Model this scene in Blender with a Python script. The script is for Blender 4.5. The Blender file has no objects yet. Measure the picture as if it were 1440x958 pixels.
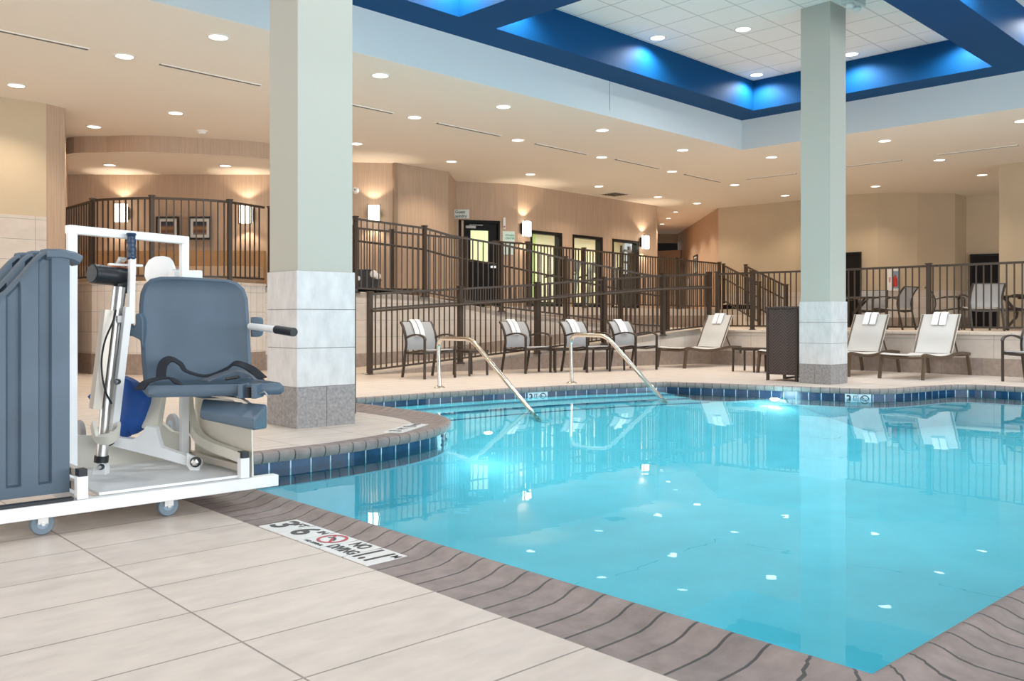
import bpy, bmesh, math, random
from mathutils import Vector, Matrix
from mathutils.geometry import tessellate_polygon

# ------------------------------------------------------------------ camera, world, light, exposure
SC = bpy.context.scene
COL = SC.collection
EYE = 0.9                                  # eye height (m)
FPX = 1256.0                               # focal length in px of the 1440-wide frame
HOR = 448.0                                # horizon row
YAW = math.radians(47.27)                  # heading measured from the pool's long deck edge (world X)
SY, CY = math.sin(YAW), math.cos(YAW)

cam_d = bpy.data.cameras.new('camera')
cam = bpy.data.objects.new('camera', cam_d)
COL.objects.link(cam)
cam.location = (0, 0, EYE)
cam.rotation_euler = (math.radians(90), 0, YAW - math.radians(90))
cam_d.sensor_width = 36.0
cam_d.lens = 36.0 * FPX / 1440.0
cam_d.shift_y = -(479.0 - HOR) / 1440.0
cam_d.clip_start = 0.05
cam_d.clip_end = 200
SC.camera = cam

SC.view_settings.view_transform = 'Standard'
SC.view_settings.look = 'None'
SC.view_settings.gamma = 1.0
SC.view_settings.use_curve_mapping = False
SC.view_settings.exposure = 0.22
try:
    SC.cycles.use_denoising = True
    SC.cycles.max_bounces = 10
    SC.cycles.diffuse_bounces = 5
    SC.cycles.transparent_max_bounces = 12
    SC.cycles.sample_clamp_indirect = 6.0
    SC.cycles.use_light_tree = True
except Exception:
    pass

world = bpy.data.worlds.new('daylight')
SC.world = world
world.use_nodes = True
bg = world.node_tree.nodes['Background']
bg.inputs['Color'].default_value = (0.92, 0.96, 1.0, 1)
bg.inputs['Strength'].default_value = 0.6

def area_light(name, loc, look, sx, sy, power, color):
    d = bpy.data.lights.new(name, 'AREA')
    d.shape = 'RECTANGLE'; d.size = sx; d.size_y = sy; d.energy = power; d.color = color
    o = bpy.data.objects.new(name, d)
    COL.objects.link(o)
    o.location = loc
    o.rotation_euler = (Vector(look) - Vector(loc)).to_track_quat('-Z', 'Y').to_euler()
    return o

# daylight through the tall glazing on the pool side of the hall and behind the photographer
area_light('daylight_side_windows', (7.0, -7.0, 2.6), (7.0, 4.0, 1.6), 18, 4.6, 1150, (0.87, 0.95, 1.0))
area_light('daylight_rear_windows', (-5.0, 4.0, 2.4), (6.0, 6.0, 1.5), 12, 4.0, 350, (1.0, 0.93, 0.86))

DOWN_POWER, DOWN_COL = 80.0, (1.0, 0.84, 0.66)      # recessed lamps of the low ceiling
COFFER_POWER, COFFER_COL = 110.0, (0.93, 0.97, 1.0) # recessed lamps of the coffers
SCONCE_POWER, SCONCE_COL = 16.0, (1.0, 0.82, 0.62)

# ------------------------------------------------------------------ place on the photographed rays
def at(px, py, D):
    X = (px - 720.0) / FPX * D
    return Vector((X * SY + D * CY, -X * CY + D * SY, EYE - (py - HOR) * D / FPX))

def ground(px, py, z=0.0):
    return at(px, py, FPX * (EYE - z) / (py - HOR))

def uv_at(px, D):
    p = at(px, HOR, D)
    return (p.x, p.y)

# ------------------------------------------------------------------ materials
MATS = {}
def mat(name, color, rough=0.5, metal=0.0, noise=0.0, nscale=8.0, bump=0.0, bscale=60.0, spec=0.5, stretch=None, emit=None, estr=0.0, coat=0.0):
    if name in MATS:
        return MATS[name]
    m = bpy.data.materials.new(name)
    m.use_nodes = True
    nt = m.node_tree
    b = nt.nodes['Principled BSDF']
    b.inputs['Base Color'].default_value = (*color, 1)
    b.inputs['Roughness'].default_value = rough
    b.inputs['Metallic'].default_value = metal
    b.inputs['Specular IOR Level'].default_value = spec
    b.inputs['Coat Weight'].default_value = coat
    if emit:
        b.inputs['Emission Color'].default_value = (*emit, 1)
        b.inputs['Emission Strength'].default_value = estr
    tc = nt.nodes.new('ShaderNodeTexCoord')
    src = tc.outputs['Object']
    if stretch:
        mp = nt.nodes.new('ShaderNodeMapping')
        mp.inputs['Scale'].default_value = stretch
        nt.links.new(src, mp.inputs['Vector'])
        src = mp.outputs['Vector']
    if noise > 0:
        n = nt.nodes.new('ShaderNodeTexNoise')
        n.inputs['Scale'].default_value = nscale
        n.inputs['Detail'].default_value = 5
        nt.links.new(src, n.inputs['Vector'])
        mx = nt.nodes.new('ShaderNodeMix'); mx.data_type = 'RGBA'
        lo = tuple(c * (1 - noise) for c in color); hi = tuple(min(1, c * (1 + noise)) for c in color)
        mx.inputs['A'].default_value = (*lo, 1); mx.inputs['B'].default_value = (*hi, 1)
        mr = nt.nodes.new('ShaderNodeMapRange')
        mr.inputs['From Min'].default_value = 0.3; mr.inputs['From Max'].default_value = 0.7
        nt.links.new(n.outputs['Fac'], mr.inputs['Value'])
        nt.links.new(mr.outputs['Result'], mx.inputs['Factor'])
        nt.links.new(mx.outputs['Result'], b.inputs['Base Color'])
    if bump > 0:
        n2 = nt.nodes.new('ShaderNodeTexNoise')
        n2.inputs['Scale'].default_value = bscale
        n2.inputs['Detail'].default_value = 4
        nt.links.new(src, n2.inputs['Vector'])
        bp = nt.nodes.new('ShaderNodeBump')
        bp.inputs['Strength'].default_value = bump
        bp.inputs['Distance'].default_value = 0.01
        nt.links.new(n2.outputs['Fac'], bp.inputs['Height'])
        nt.links.new(bp.outputs['Normal'], b.inputs['Normal'])
    MATS[name] = m
    return m

def tile_mat(name, c1, c2, grout, w, h, joint=0.006, coord='Object', off=(0, 0, 0), rot=(0, 0, 0), rough=0.45, vein=0.12, vscale=6.0, vstretch=(1, 1, 1), gbump=0.35, offset=0.0, spec=0.5):
    """stack-bond (or running-bond) tiles with stone veining"""
    m = bpy.data.materials.new(name); m.use_nodes = True
    nt = m.node_tree; L = nt.links
    b = nt.nodes['Principled BSDF']
    b.inputs['Roughness'].default_value = rough
    b.inputs['Specular IOR Level'].default_value = spec
    tc = nt.nodes.new('ShaderNodeTexCoord')
    mp = nt.nodes.new('ShaderNodeMapping')
    mp.inputs['Location'].default_value = off
    mp.inputs['Rotation'].default_value = rot
    L.new(tc.outputs[coord], mp.inputs['Vector'])
    br = nt.nodes.new('ShaderNodeTexBrick')
    br.offset = offset; br.squash = 1.0
    br.inputs['Scale'].default_value = 1.0
    br.inputs['Brick Width'].default_value = w
    br.inputs['Row Height'].default_value = h
    br.inputs['Mortar Size'].default_value = joint / 2
    br.inputs['Mortar Smooth'].default_value = 0.1
    br.inputs['Color1'].default_value = (*c1, 1)
    br.inputs['Color2'].default_value = (*c2, 1)
    br.inputs['Mortar'].default_value = (*grout, 1)
    L.new(mp.outputs['Vector'], br.inputs['Vector'])
    mp2 = nt.nodes.new('ShaderNodeMapping')
    mp2.inputs['Scale'].default_value = vstretch
    L.new(tc.outputs['Object'], mp2.inputs['Vector'])
    n = nt.nodes.new('ShaderNodeTexNoise')
    n.inputs['Scale'].default_value = vscale; n.inputs['Detail'].default_value = 8; n.inputs['Roughness'].default_value = 0.62
    L.new(mp2.outputs['Vector'], n.inputs['Vector'])
    mr = nt.nodes.new('ShaderNodeMapRange')
    mr.inputs['From Min'].default_value = 0.3; mr.inputs['From Max'].default_value = 0.7
    mr.inputs['To Min'].default_value = 1 - vein; mr.inputs['To Max'].default_value = 1 + vein * 0.5
    L.new(n.outputs['Fac'], mr.inputs['Value'])
    mx = nt.nodes.new('ShaderNodeMix'); mx.data_type = 'RGBA'; mx.blend_type = 'MULTIPLY'
    mx.inputs['Factor'].default_value = 1.0
    L.new(br.outputs['Color'], mx.inputs['A'])
    L.new(mr.outputs['Result'], mx.inputs['B'])
    L.new(mx.outputs['Result'], b.inputs['Base Color'])
    bp = nt.nodes.new('ShaderNodeBump')
    bp.inputs['Strength'].default_value = gbump; bp.inputs['Distance'].default_value = 0.004
    bp.invert = True
    L.new(br.outputs['Fac'], bp.inputs['Height'])
    L.new(bp.outputs['Normal'], b.inputs['Normal'])
    MATS[name] = m
    return m

def glassy(name, tint, ior=1.33, wave=0.0, wscale=2.0, rough=0.0, sheet=True):
    """clear sheet: lets light straight through (tinted) and mirrors by Fresnel"""
    m = bpy.data.materials.new(name); m.use_nodes = True
    nt = m.node_tree; L = nt.links
    for n in list(nt.nodes):
        nt.nodes.remove(n)
    out = nt.nodes.new('ShaderNodeOutputMaterial')
    mix = nt.nodes.new('ShaderNodeMixShader')
    tr = nt.nodes.new('ShaderNodeBsdfTransparent'); tr.inputs['Color'].default_value = (*tint, 1)
    gl = nt.nodes.new('ShaderNodeBsdfGlossy'); gl.inputs['Roughness'].default_value = rough
    if sheet:
        fr = nt.nodes.new('ShaderNodeFresnel'); fr.inputs['IOR'].default_value = ior
        L.new(fr.outputs['Fac'], mix.inputs['Fac'])
    else:                                     # two-sided pane: grazing reflection that is the same from both faces
        lw = nt.nodes.new('ShaderNodeLayerWeight'); lw.inputs['Blend'].default_value = 0.5
        pw = nt.nodes.new('ShaderNodeMath'); pw.operation = 'POWER'; pw.inputs[1].default_value = 4.0
        L.new(lw.outputs['Facing'], pw.inputs[0])
        ml = nt.nodes.new('ShaderNodeMath'); ml.operation = 'MULTIPLY_ADD'; ml.inputs[1].default_value = 0.7; ml.inputs[2].default_value = 0.03
        L.new(pw.outputs[0], ml.inputs[0]); L.new(ml.outputs[0], mix.inputs['Fac'])
    L.new(tr.outputs['BSDF'], mix.inputs[1]); L.new(gl.outputs['BSDF'], mix.inputs[2])
    L.new(mix.outputs['Shader'], out.inputs['Surface'])
    if wave > 0:
        tc = nt.nodes.new('ShaderNodeTexCoord')
        n = nt.nodes.new('ShaderNodeTexNoise'); n.inputs['Scale'].default_value = wscale; n.inputs['Detail'].default_value = 3
        L.new(tc.outputs['Object'], n.inputs['Vector'])
        bp = nt.nodes.new('ShaderNodeBump'); bp.inputs['Strength'].default_value = wave; bp.inputs['Distance'].default_value = 0.02
        L.new(n.outputs['Fac'], bp.inputs['Height'])
        L.new(bp.outputs['Normal'], gl.inputs['Normal'])
    MATS[name] = m
    return m

# ------------------------------------------------------------------ mesh helpers
def link(o, parent=None):
    COL.objects.link(o)
    if parent is not None:
        o.parent = parent
    return o

def wloc(o):
    v = Vector((0, 0, 0))
    while o is not None:
        v += o.location
        o = o.parent
    return v

def tag(o, label=None, cat=None, group=None, kind=None):
    if label: o['label'] = label
    if cat: o['category'] = cat
    if group: o['group'] = group
    if kind: o['kind'] = kind
    return o

def thing(name, label, cat, loc=(0, 0, 0), group=None):
    o = bpy.data.objects.new(name, None)
    o.empty_display_size = 0.1
    link(o)
    o.location = loc
    return tag(o, label, cat, group)

def copy_tree(o, parent=None):
    c = o.copy()
    COL.objects.link(c)
    c.parent = parent
    for ch in list(o.children):
        copy_tree(ch, c)
    return c

class MB:
    def __init__(self):
        self.bm = bmesh.new()
        self.uv = None
        self.keep = False
    def face(self, pts, uvs=None):
        vs = [self.bm.verts.new(p) for p in pts]
        try:
            f = self.bm.faces.new(vs)
        except ValueError:
            return None
        if uvs:
            if self.uv is None:
                self.uv = self.bm.loops.layers.uv.new('UVMap')
            for l, t in zip(f.loops, uvs):
                l[self.uv].uv = t
        return f
    def box8(self, p):
        """eight corners: bottom ring 0-3, top ring 4-7"""
        v = [self.bm.verts.new(q) for q in p]
        for f in ((3, 2, 1, 0), (4, 5, 6, 7), (0, 1, 5, 4), (1, 2, 6, 5), (2, 3, 7, 6), (3, 0, 4, 7)):
            self.bm.faces.new([v[i] for i in f])
        return self
    def box(self, lo, hi):
        x0, y0, z0 = lo; x1, y1, z1 = hi
        return self.box8([(x0, y0, z0), (x1, y0, z0), (x1, y1, z0), (x0, y1, z0), (x0, y0, z1), (x1, y0, z1), (x1, y1, z1), (x0, y1, z1)])
    def prism(self, pts, ext):
        """flat outline (3D points) extruded by a vector"""
        e = Vector(ext)
        a = [self.bm.verts.new(p) for p in pts]
        b = [self.bm.verts.new(Vector(p) + e) for p in pts]
        n = len(pts)
        self.bm.faces.new(a[::-1]); self.bm.faces.new(b)
        for i in range(n):
            self.bm.faces.new((a[i], a[(i + 1) % n], b[(i + 1) % n], b[i]))
        return self
    def ring_sweep(self, pts, section, closed=False, cap=True, up=(0, 0, 1)):
        """section: list of (a,b) offsets (side, up) swept along pts"""
        P = [Vector(p) for p in pts]; n = len(P); rings = []
        prevs = None
        for i in range(n):
            if closed:
                t = (P[(i + 1) % n] - P[i - 1])
            else:
                t = P[min(i + 1, n - 1)] - P[max(i - 1, 0)]
            t.normalize()
            if prevs is None:
                ref = Vector(up)
                if abs(t.dot(ref)) > 0.95:
                    ref = Vector((1, 0, 0))
                s = t.cross(ref).normalized()
            else:
                s = (prevs - t * prevs.dot(t))
                if s.length < 1e-6:
                    s = t.cross(Vector(up))
                s.normalize()
            u = s.cross(t).normalized()
            prevs = s
            k = 1.0
            if 0 < i < n - 1 and not closed:
                a = (P[i] - P[i - 1]).normalized(); b = (P[i + 1] - P[i]).normalized()
                k = 1.0 / max(0.55, math.sqrt((1 + max(-0.9, a.dot(b))) / 2))
            rings.append([self.bm.verts.new(P[i] + s * (q[0] * k) + u * (q[1] * k)) for q in section])
        m = len(section)
        for i in range(n if closed else n - 1):
            A = rings[i]; B = rings[(i + 1) % n]
            for j in range(m):
                self.bm.faces.new((A[j], A[(j + 1) % m], B[(j + 1) % m], B[j]))
        if cap and not closed:
            self.bm.faces.new(rings[0][::-1]); self.bm.faces.new(rings[-1])
        return self
    def tube(self, pts, r, seg=10, closed=False):
        return self.ring_sweep(pts, [(r * math.cos(2 * math.pi * k / seg), r * math.sin(2 * math.pi * k / seg)) for k in range(seg)], closed)
    def bar(self, pts, w, h):
        return self.ring_sweep(pts, [(-w / 2, -h / 2), (w / 2, -h / 2), (w / 2, h / 2), (-w / 2, h / 2)])
    def lathe(self, c, prof, axis='z', seg=24):
        c = Vector(c); rings = []
        ax = {'z': (Vector((1, 0, 0)), Vector((0, 1, 0)), Vector((0, 0, 1))), 'x': (Vector((0, 1, 0)), Vector((0, 0, 1)), Vector((1, 0, 0))), 'y': (Vector((0, 0, 1)), Vector((1, 0, 0)), Vector((0, 1, 0)))}[axis] if isinstance(axis, str) else axis
        for r, h in prof:
            rings.append([self.bm.verts.new(c + ax[0] * (r * math.cos(2 * math.pi * k / seg)) + ax[1] * (r * math.sin(2 * math.pi * k / seg)) + ax[2] * h) for k in range(seg)])
        for A, B in zip(rings, rings[1:]):
            for k in range(seg):
                self.bm.faces.new((A[k], A[(k + 1) % seg], B[(k + 1) % seg], B[k]))
        if prof[0][0] > 1e-5: self.bm.faces.new(rings[0][::-1])
        if prof[-1][0] > 1e-5: self.bm.faces.new(rings[-1])
        return self
    def build(self, name, m, parent=None, smooth=False, bevel=0.0, bseg=2, sub=0, recalc=True):
        bmesh.ops.remove_doubles(self.bm, verts=self.bm.verts, dist=1e-5) if not self.uv else None
        if recalc and not self.keep:
            bmesh.ops.recalc_face_normals(self.bm, faces=self.bm.faces)
        if parent is not None:
            off = wloc(parent)
            for v in self.bm.verts:
                v.co -= off
        me = bpy.data.meshes.new(name)
        self.bm.to_mesh(me); self.bm.free()
        if m is not None:
            me.materials.append(m)
        o = bpy.data.objects.new(name, me)
        link(o, parent)
        if smooth:
            for p in me.polygons: p.use_smooth = True
            try:
                md = o.modifiers.new('edges', 'EDGE_SPLIT'); md.split_angle = math.radians(38)
            except Exception:
                pass
        if bevel > 0:
            md = o.modifiers.new('bevel', 'BEVEL'); md.width = bevel; md.segments = bseg; md.limit_method = 'ANGLE'; md.angle_limit = math.radians(35)
            if bseg > 1 and not smooth:
                for p in me.polygons: p.use_smooth = True
                o.modifiers.new('wn', 'WEIGHTED_NORMAL').keep_sharp = False
        if sub:
            md = o.modifiers.new('sub', 'SUBSURF'); md.levels = sub; md.render_levels = sub
            for p in me.polygons: p.use_smooth = True
        return o

def struct(o):
    o['kind'] = 'structure'
    return o

def catmull(pts, n=5, closed=False):
    P = [Vector((*p, 0)) if len(p) == 2 else Vector(p) for p in pts]; out = []
    N = len(P)
    rng = range(N if closed else N - 1)
    for i in rng:
        p0 = P[i - 1] if (closed or i > 0) else P[i] * 2 - P[i + 1]
        p1, p2 = P[i], P[(i + 1) % N]
        p3 = P[(i + 2) % N] if (closed or i + 2 < N) else p2 * 2 - p1
        for k in range(n):
            t = k / n
            out.append(0.5 * ((2 * p1) + (p2 - p0) * t + (2 * p0 - 5 * p1 + 4 * p2 - p3) * t * t + (3 * p1 - p0 - 3 * p2 + p3) * t ** 3))
    if not closed:
        out.append(P[-1])
    return out

def offset_poly(P, d):
    """offset a closed CCW outline outwards (right-hand side) by d"""
    n = len(P); out = []
    for i in range(n):
        a, b, c = Vector(P[i - 1][:2]), Vector(P[i][:2]), Vector(P[(i + 1) % n][:2])
        e1 = (b - a).normalized(); e2 = (c - b).normalized()
        n1 = Vector((e1.y, -e1.x)); n2 = Vector((e2.y, -e2.x))
        m = (n1 + n2)
        m = m / max(0.35, (1 + n1.dot(n2)))
        out.append(b + m * d)
    return out

def offset_open(P, d):
    n = len(P); out = []
    for i in range(n):
        b = Vector(P[i][:2])
        e1 = (b - Vector(P[i - 1][:2])).normalized() if i > 0 else None
        e2 = (Vector(P[i + 1][:2]) - b).normalized() if i < n - 1 else None
        if e1 is None: e1 = e2
        if e2 is None: e2 = e1
        n1 = Vector((e1.y, -e1.x)); n2 = Vector((e2.y, -e2.x))
        m = (n1 + n2) / max(0.35, 1 + n1.dot(n2))
        out.append(b + m * d)
    return out

def flat(rings, z):
    """filled flat polygon with holes -> MB"""
    mb = MB(); mb.keep = True
    loops = [[Vector((p[0], p[1], 0)) for p in r] for r in rings]
    allp = [p for r in loops for p in r]
    vs = [mb.bm.verts.new((p.x, p.y, z)) for p in allp]
    for t in tessellate_polygon(loops):
        try:
            mb.bm.faces.new([vs[i] for i in t])
        except ValueError:
            pass
    bmesh.ops.recalc_face_normals(mb.bm, faces=mb.bm.faces)
    for f in mb.bm.faces:
        if f.normal.z < 0: f.normal_flip()
    return mb

def ribbon(path, zb, zt, thick, name, m, cap=True, side=1):
    """standing wall along a plan path; UV = (length, height); thickness goes to the left of travel when side=1"""
    mb = MB()
    P = [Vector(p[:2]) for p in path]
    Q = offset_open(path, -thick * side)
    s = 0
    n = len(P)
    S = [0]
    for i in range(1, n):
        s += (P[i] - P[i - 1]).length; S.append(s)
    zb = [zb] * n if isinstance(zb, (int, float)) else zb
    zt = [zt] * n if isinstance(zt, (int, float)) else zt
    for i in range(n - 1):
        a, b, c, d = P[i], P[i + 1], Q[i + 1], Q[i]
        mb.face([(*a, zb[i]), (*b, zb[i + 1]), (*b, zt[i + 1]), (*a, zt[i])], [(S[i], zb[i]), (S[i + 1], zb[i + 1]), (S[i + 1], zt[i + 1]), (S[i], zt[i])])
        mb.face([(*d, zb[i]), (*d, zt[i]), (*c, zt[i + 1]), (*c, zb[i + 1])], [(S[i], zb[i]), (S[i], zt[i]), (S[i + 1], zt[i + 1]), (S[i + 1], zb[i + 1])])
        mb.face([(*a, zt[i]), (*b, zt[i + 1]), (*c, zt[i + 1]), (*d, zt[i])], [(S[i], zt[i]), (S[i + 1], zt[i + 1]), (S[i + 1], zt[i + 1] + thick), (S[i], zt[i] + thick)])
    for i in (0, n - 1):
        mb.face([(*P[i], zb[i]), (*P[i], zt[i]), (*Q[i], zt[i]), (*Q[i], zb[i])], [(0, zb[i]), (0, zt[i]), (thick, zt[i]), (thick, zb[i])])
    return mb.build(name, m)

def text(body, size, org, xdir, ydir, m, parent, name='lettering', align='CENTER', ext=0.0008, sx=1.0):
    c = bpy.data.curves.new(name, 'FONT')
    c.body = body; c.size = size; c.align_x = align; c.align_y = 'CENTER'; c.extrude = ext; c.offset = size * 0.022
    c.materials.append(m)
    tmp = bpy.data.objects.new(name, c)
    COL.objects.link(tmp)
    bpy.context.view_layer.update()
    me = bpy.data.meshes.new_from_object(tmp.evaluated_get(bpy.context.evaluated_depsgraph_get()))
    bpy.data.objects.remove(tmp)
    me.name = name
    for v in me.vertices: v.co.x *= sx
    o = bpy.data.objects.new(name, me)
    link(o, parent)
    x = Vector(xdir).normalized(); y = Vector(ydir).normalized(); z = x.cross(y)
    M = Matrix((x, y, z)).transposed().to_4x4()
    off = wloc(parent) if parent is not None else Vector((0, 0, 0))
    M.translation = Vector(org) - off
    o.matrix_local = M
    return o

# ------------------------------------------------------------------ surface materials
M_deck = tile_mat('deck_travertine', (0.71, 0.61, 0.53), (0.675, 0.58, 0.505), (0.30, 0.25, 0.21), 0.677, 0.3387, 0.007, off=(-1.134, -2.673, 0), rough=0.42, vein=0.13, vscale=5.0, vstretch=(1.0, 2.5, 1))
M_coping = tile_mat('coping_brick', (0.30, 0.232, 0.208), (0.265, 0.21, 0.192), (0.07, 0.06, 0.058), 0.116, 5.0, 0.010, coord='UV', off=(0.03, 2.0, 0), rough=0.55, vein=0.28, vscale=12, gbump=0.6)
M_waterline = tile_mat('waterline_tile', (0.005, 0.040, 0.105), (0.008, 0.054, 0.135), (0.62, 0.70, 0.74), 0.156, 0.17, 0.010, coord='UV', off=(0.02, 0.205, 0), rough=0.15, vein=0.35, vscale=9, gbump=0.2)
M_plaster = mat('pool_plaster', (0.44, 0.86, 0.94), 0.7, noise=0.05, nscale=3)
M_water = glassy('pool_water', (0.55, 0.95, 1.0), 1.33, wave=0.05, wscale=2.2)
M_glass = glassy('window_glass', (0.96, 0.98, 0.97), 1.45, sheet=False)
M_walltile = tile_mat('wall_tile', (0.61, 0.53, 0.455), (0.58, 0.505, 0.44), (0.28, 0.285, 0.25), 0.61, 0.30, 0.007, coord='UV', off=(0.1, -0.27, 0), rough=0.4, vein=0.10, vscale=4, vstretch=(1, 1, 2))
M_narrowtile = tile_mat('narrow_wall_tile', (0.72, 0.66, 0.60), (0.69, 0.635, 0.58), (0.40, 0.35, 0.31), 0.15, 0.33, 0.007, coord='UV', off=(0.0, -0.35, 0), rough=0.4, vein=0.08, vscale=4)
M_basetile = tile_mat('dark_base_tile', (0.35, 0.27, 0.215), (0.31, 0.24, 0.20), (0.2, 0.165, 0.145), 0.31, 5.0, 0.006, coord='UV', off=(0.05, 2.0, 0), rough=0.45, vein=0.25, vscale=14)
M_colclad = tile_mat('column_cladding', (0.65, 0.64, 0.63), (0.62, 0.615, 0.61), (0.30, 0.28, 0.27), 5.0, 5.0, 0.006, rough=0.4, vein=0.16, vscale=5, vstretch=(2, 2, 1))
M_colbase = mat('column_granite', (0.27, 0.255, 0.25), 0.45, noise=0.28, nscale=38)
M_colpaint = mat('column_paint', (0.47, 0.47, 0.41), 0.6)
M_grout = mat('grout', (0.28, 0.26, 0.25), 0.8)
M_ceil = mat('ceiling_paint', (0.86, 0.80, 0.715), 0.75)
M_fascia = mat('fascia_paint', (0.60, 0.65, 0.67), 0.65)
M_blue = mat('coffer_blue', (0.002, 0.060, 0.175), 0.6, spec=0.12)
M_lay = tile_mat('lay_in_tile', (0.90, 0.885, 0.85), (0.89, 0.875, 0.84), (0.60, 0.59, 0.57), 0.61, 0.61, 0.022, off=(0.0, 0.0, 0), rough=0.85, vein=0.04, vscale=60, gbump=0.15)
M_beige = mat('beige_wall_paint', (0.53, 0.425, 0.295), 0.7, noise=0.03, nscale=2)
M_vinyl = mat('tan_wallcovering', (0.475, 0.345, 0.25), 0.65, noise=0.10, nscale=6, stretch=(9, 9, 0.25))
M_pil = mat('brown_pilaster', (0.30, 0.21, 0.14), 0.6, noise=0.08, nscale=6, stretch=(9, 9, 0.25))
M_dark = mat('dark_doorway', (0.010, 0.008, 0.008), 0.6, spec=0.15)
M_terr = tile_mat('terrace_tile', (0.70, 0.61, 0.52), (0.67, 0.58, 0.50), (0.36, 0.3, 0.26), 0.61, 0.61, 0.006, rough=0.5, vein=0.1)
M_white = mat('white_trim', (0.80, 0.80, 0.78), 0.4)
M_lamp = mat('lamp_lens', (1, 1, 1), 0.4, emit=(1.0, 0.97, 0.92), estr=3.0)
M_slot = mat('slot_black', (0.10, 0.085, 0.07), 0.6)

# ------------------------------------------------------------------ pool outline (bullnose crest), counter-clockwise
tip = catmull([(2.62, 5.32), (3.0, 5.32), (3.45, 5.35), (3.87, 5.43), (4.21, 5.54), (4.50, 5.70), (4.74, 5.92), (4.90, 6.18), (5.0, 6.48), (5.04, 6.86), (5.05, 7.33), (5.05, 7.8)], 5)
bay = catmull([(12.42, 4.0), (12.42, 4.30), (12.33, 4.58), (12.05, 4.72), (11.55, 4.79), (11.02, 4.90), (10.68, 5.15), (10.50, 5.60), (10.36, 6.09), (10.12, 6.85)], 5)
POOL = [Vector((2.12, 0.998)), Vector((12.42, 0.998))]
POOL += [Vector(p[:2]) for p in bay] + [Vector((9.86, 7.56))]
POOL += [Vector((9.46, 7.70)), Vector((8.43, 8.02)), Vector((7.36, 8.22)), Vector((6.33, 8.32)), Vector((5.05, 8.34))]
POOL += [Vector(p[:2]) for p in reversed(tip)] + [Vector((2.12, 5.32))]
def densify(P, step=0.24):
    out = []
    for i in range(len(P)):
        a, b = P[i], P[(i + 1) % len(P)]
        k = max(1, int((b - a).length / step))
        out += [a.lerp(b, j / k) for j in range(k)]
    return out
POOL = densify(POOL)
WALL = offset_poly(POOL, 0.02)
CURB = offset_poly(POOL, 0.31)

# deck with the pool cut out of it
deck = flat([[(-6, -3), (15.3, -3), (15.3, 16), (-6, 16)], CURB], 0.0)
struct(deck.build('floor', M_deck))

# brick coping with a raised bullnose lip
mb = MB()
prof = [(0.31, -0.05), (0.31, 0.0), (0.20, 0.001), (0.12, 0.004), (0.075, 0.013), (0.04, 0.028), (0.015, 0.034), (0.0, 0.034), (-0.014, 0.026), (-0.018, 0.008), (-0.014, -0.018), (0.0, -0.036), (0.03, -0.042)]
rings = [offset_poly(POOL, d) for d, z in prof]
n = len(POOL)
S = [0.0]
for i in range(n):
    S.append(S[-1] + (POOL[(i + 1) % n] - POOL[i]).length)
for j in range(len(prof) - 1):
    za, zb = prof[j][1], prof[j + 1][1]
    for i in range(n):
        k = (i + 1) % n
        mb.face([(*rings[j][i], za), (*rings[j][k], za), (*rings[j + 1][k], zb), (*rings[j + 1][i], zb)],
                [(S[i], prof[j][0]), (S[i + 1], prof[j][0]), (S[i + 1], prof[j + 1][0]), (S[i], prof[j + 1][0])])
bmesh.ops.remove_doubles(mb.bm, verts=mb.bm.verts, dist=1e-5)
struct(mb.build('pool_coping', M_coping, smooth=True))

# pool shell: waterline tile band, plaster wall, floor
def pool_band(name, m, z0, z1, ring, flip=False):
    mb = MB()
    for i in range(n):
        k = (i + 1) % n
        mb.face([(*ring[i], z0), (*ring[k], z0), (*ring[k], z1), (*ring[i], z1)], [(S[i], z0), (S[i + 1], z0), (S[i + 1], z1), (S[i], z1)])
    bmesh.ops.remove_doubles(mb.bm, verts=mb.bm.verts, dist=1e-5)
    return struct(mb.build(name, m))
pool_band('wall_waterline', M_waterline, -0.20, -0.03, WALL)
pool_band('wall_pool', M_plaster, -0.55, -0.20, offset_poly(POOL, 0.025))
struct(flat([offset_poly(POOL, 0.025)], -0.5).build('floor_pool', M_plaster))
WATER_Z = -0.088
struct(flat([offset_poly(POOL, 0.022)], WATER_Z).build('pool_water', M_water))

# entry steps along the far edge, each with a dark tile nosing
FAR = [Vector((9.75, 7.60)), Vector((9.46, 7.70)), Vector((8.43, 8.02)), Vector((7.36, 8.22)), Vector((6.33, 8.32)), Vector((5.06, 8.34))]
M_nose = mat('step_nosing_tile', (0.03, 0.20, 0.36), 0.3)
for k in range(3):
    z = -0.105 - 0.022 * k
    edge = offset_open(FAR, -0.38 * (k + 1))
    back = offset_open(FAR, 0.01)
    mb = MB()
    mb.prism([(*p, z) for p in list(edge) + list(reversed(back))], (0, 0, -0.49 - z))
    st = struct(mb.build('floor_step', M_plaster))
    nb = MB()
    nb.bar([(*p, z - 0.003) for p in offset_open(FAR, -0.38 * (k + 1) + 0.012)], 0.035, 0.012)
    nb.build('nosing', M_nose, st)

# the bay floor falls gently from the last step to the full depth
e0_, e1_ = offset_open(FAR, -1.13), offset_open(FAR, -3.3)
for e_ in (e0_, e1_):
    e_[0] = e_[0] + Vector((1.1, -.3)); e_[-1] = e_[-1] + Vector((-1.0, .0))
e1_[-1] = Vector((4.40, 5.76))
mb = MB()
for i in range(len(e0_) - 1):
    mb.face([(*e0_[i], -.152), (*e0_[i + 1], -.152), (*e1_[i + 1], -.499), (*e1_[i], -.499)])
struct(mb.build('floor_bay_slope', M_plaster))

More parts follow.
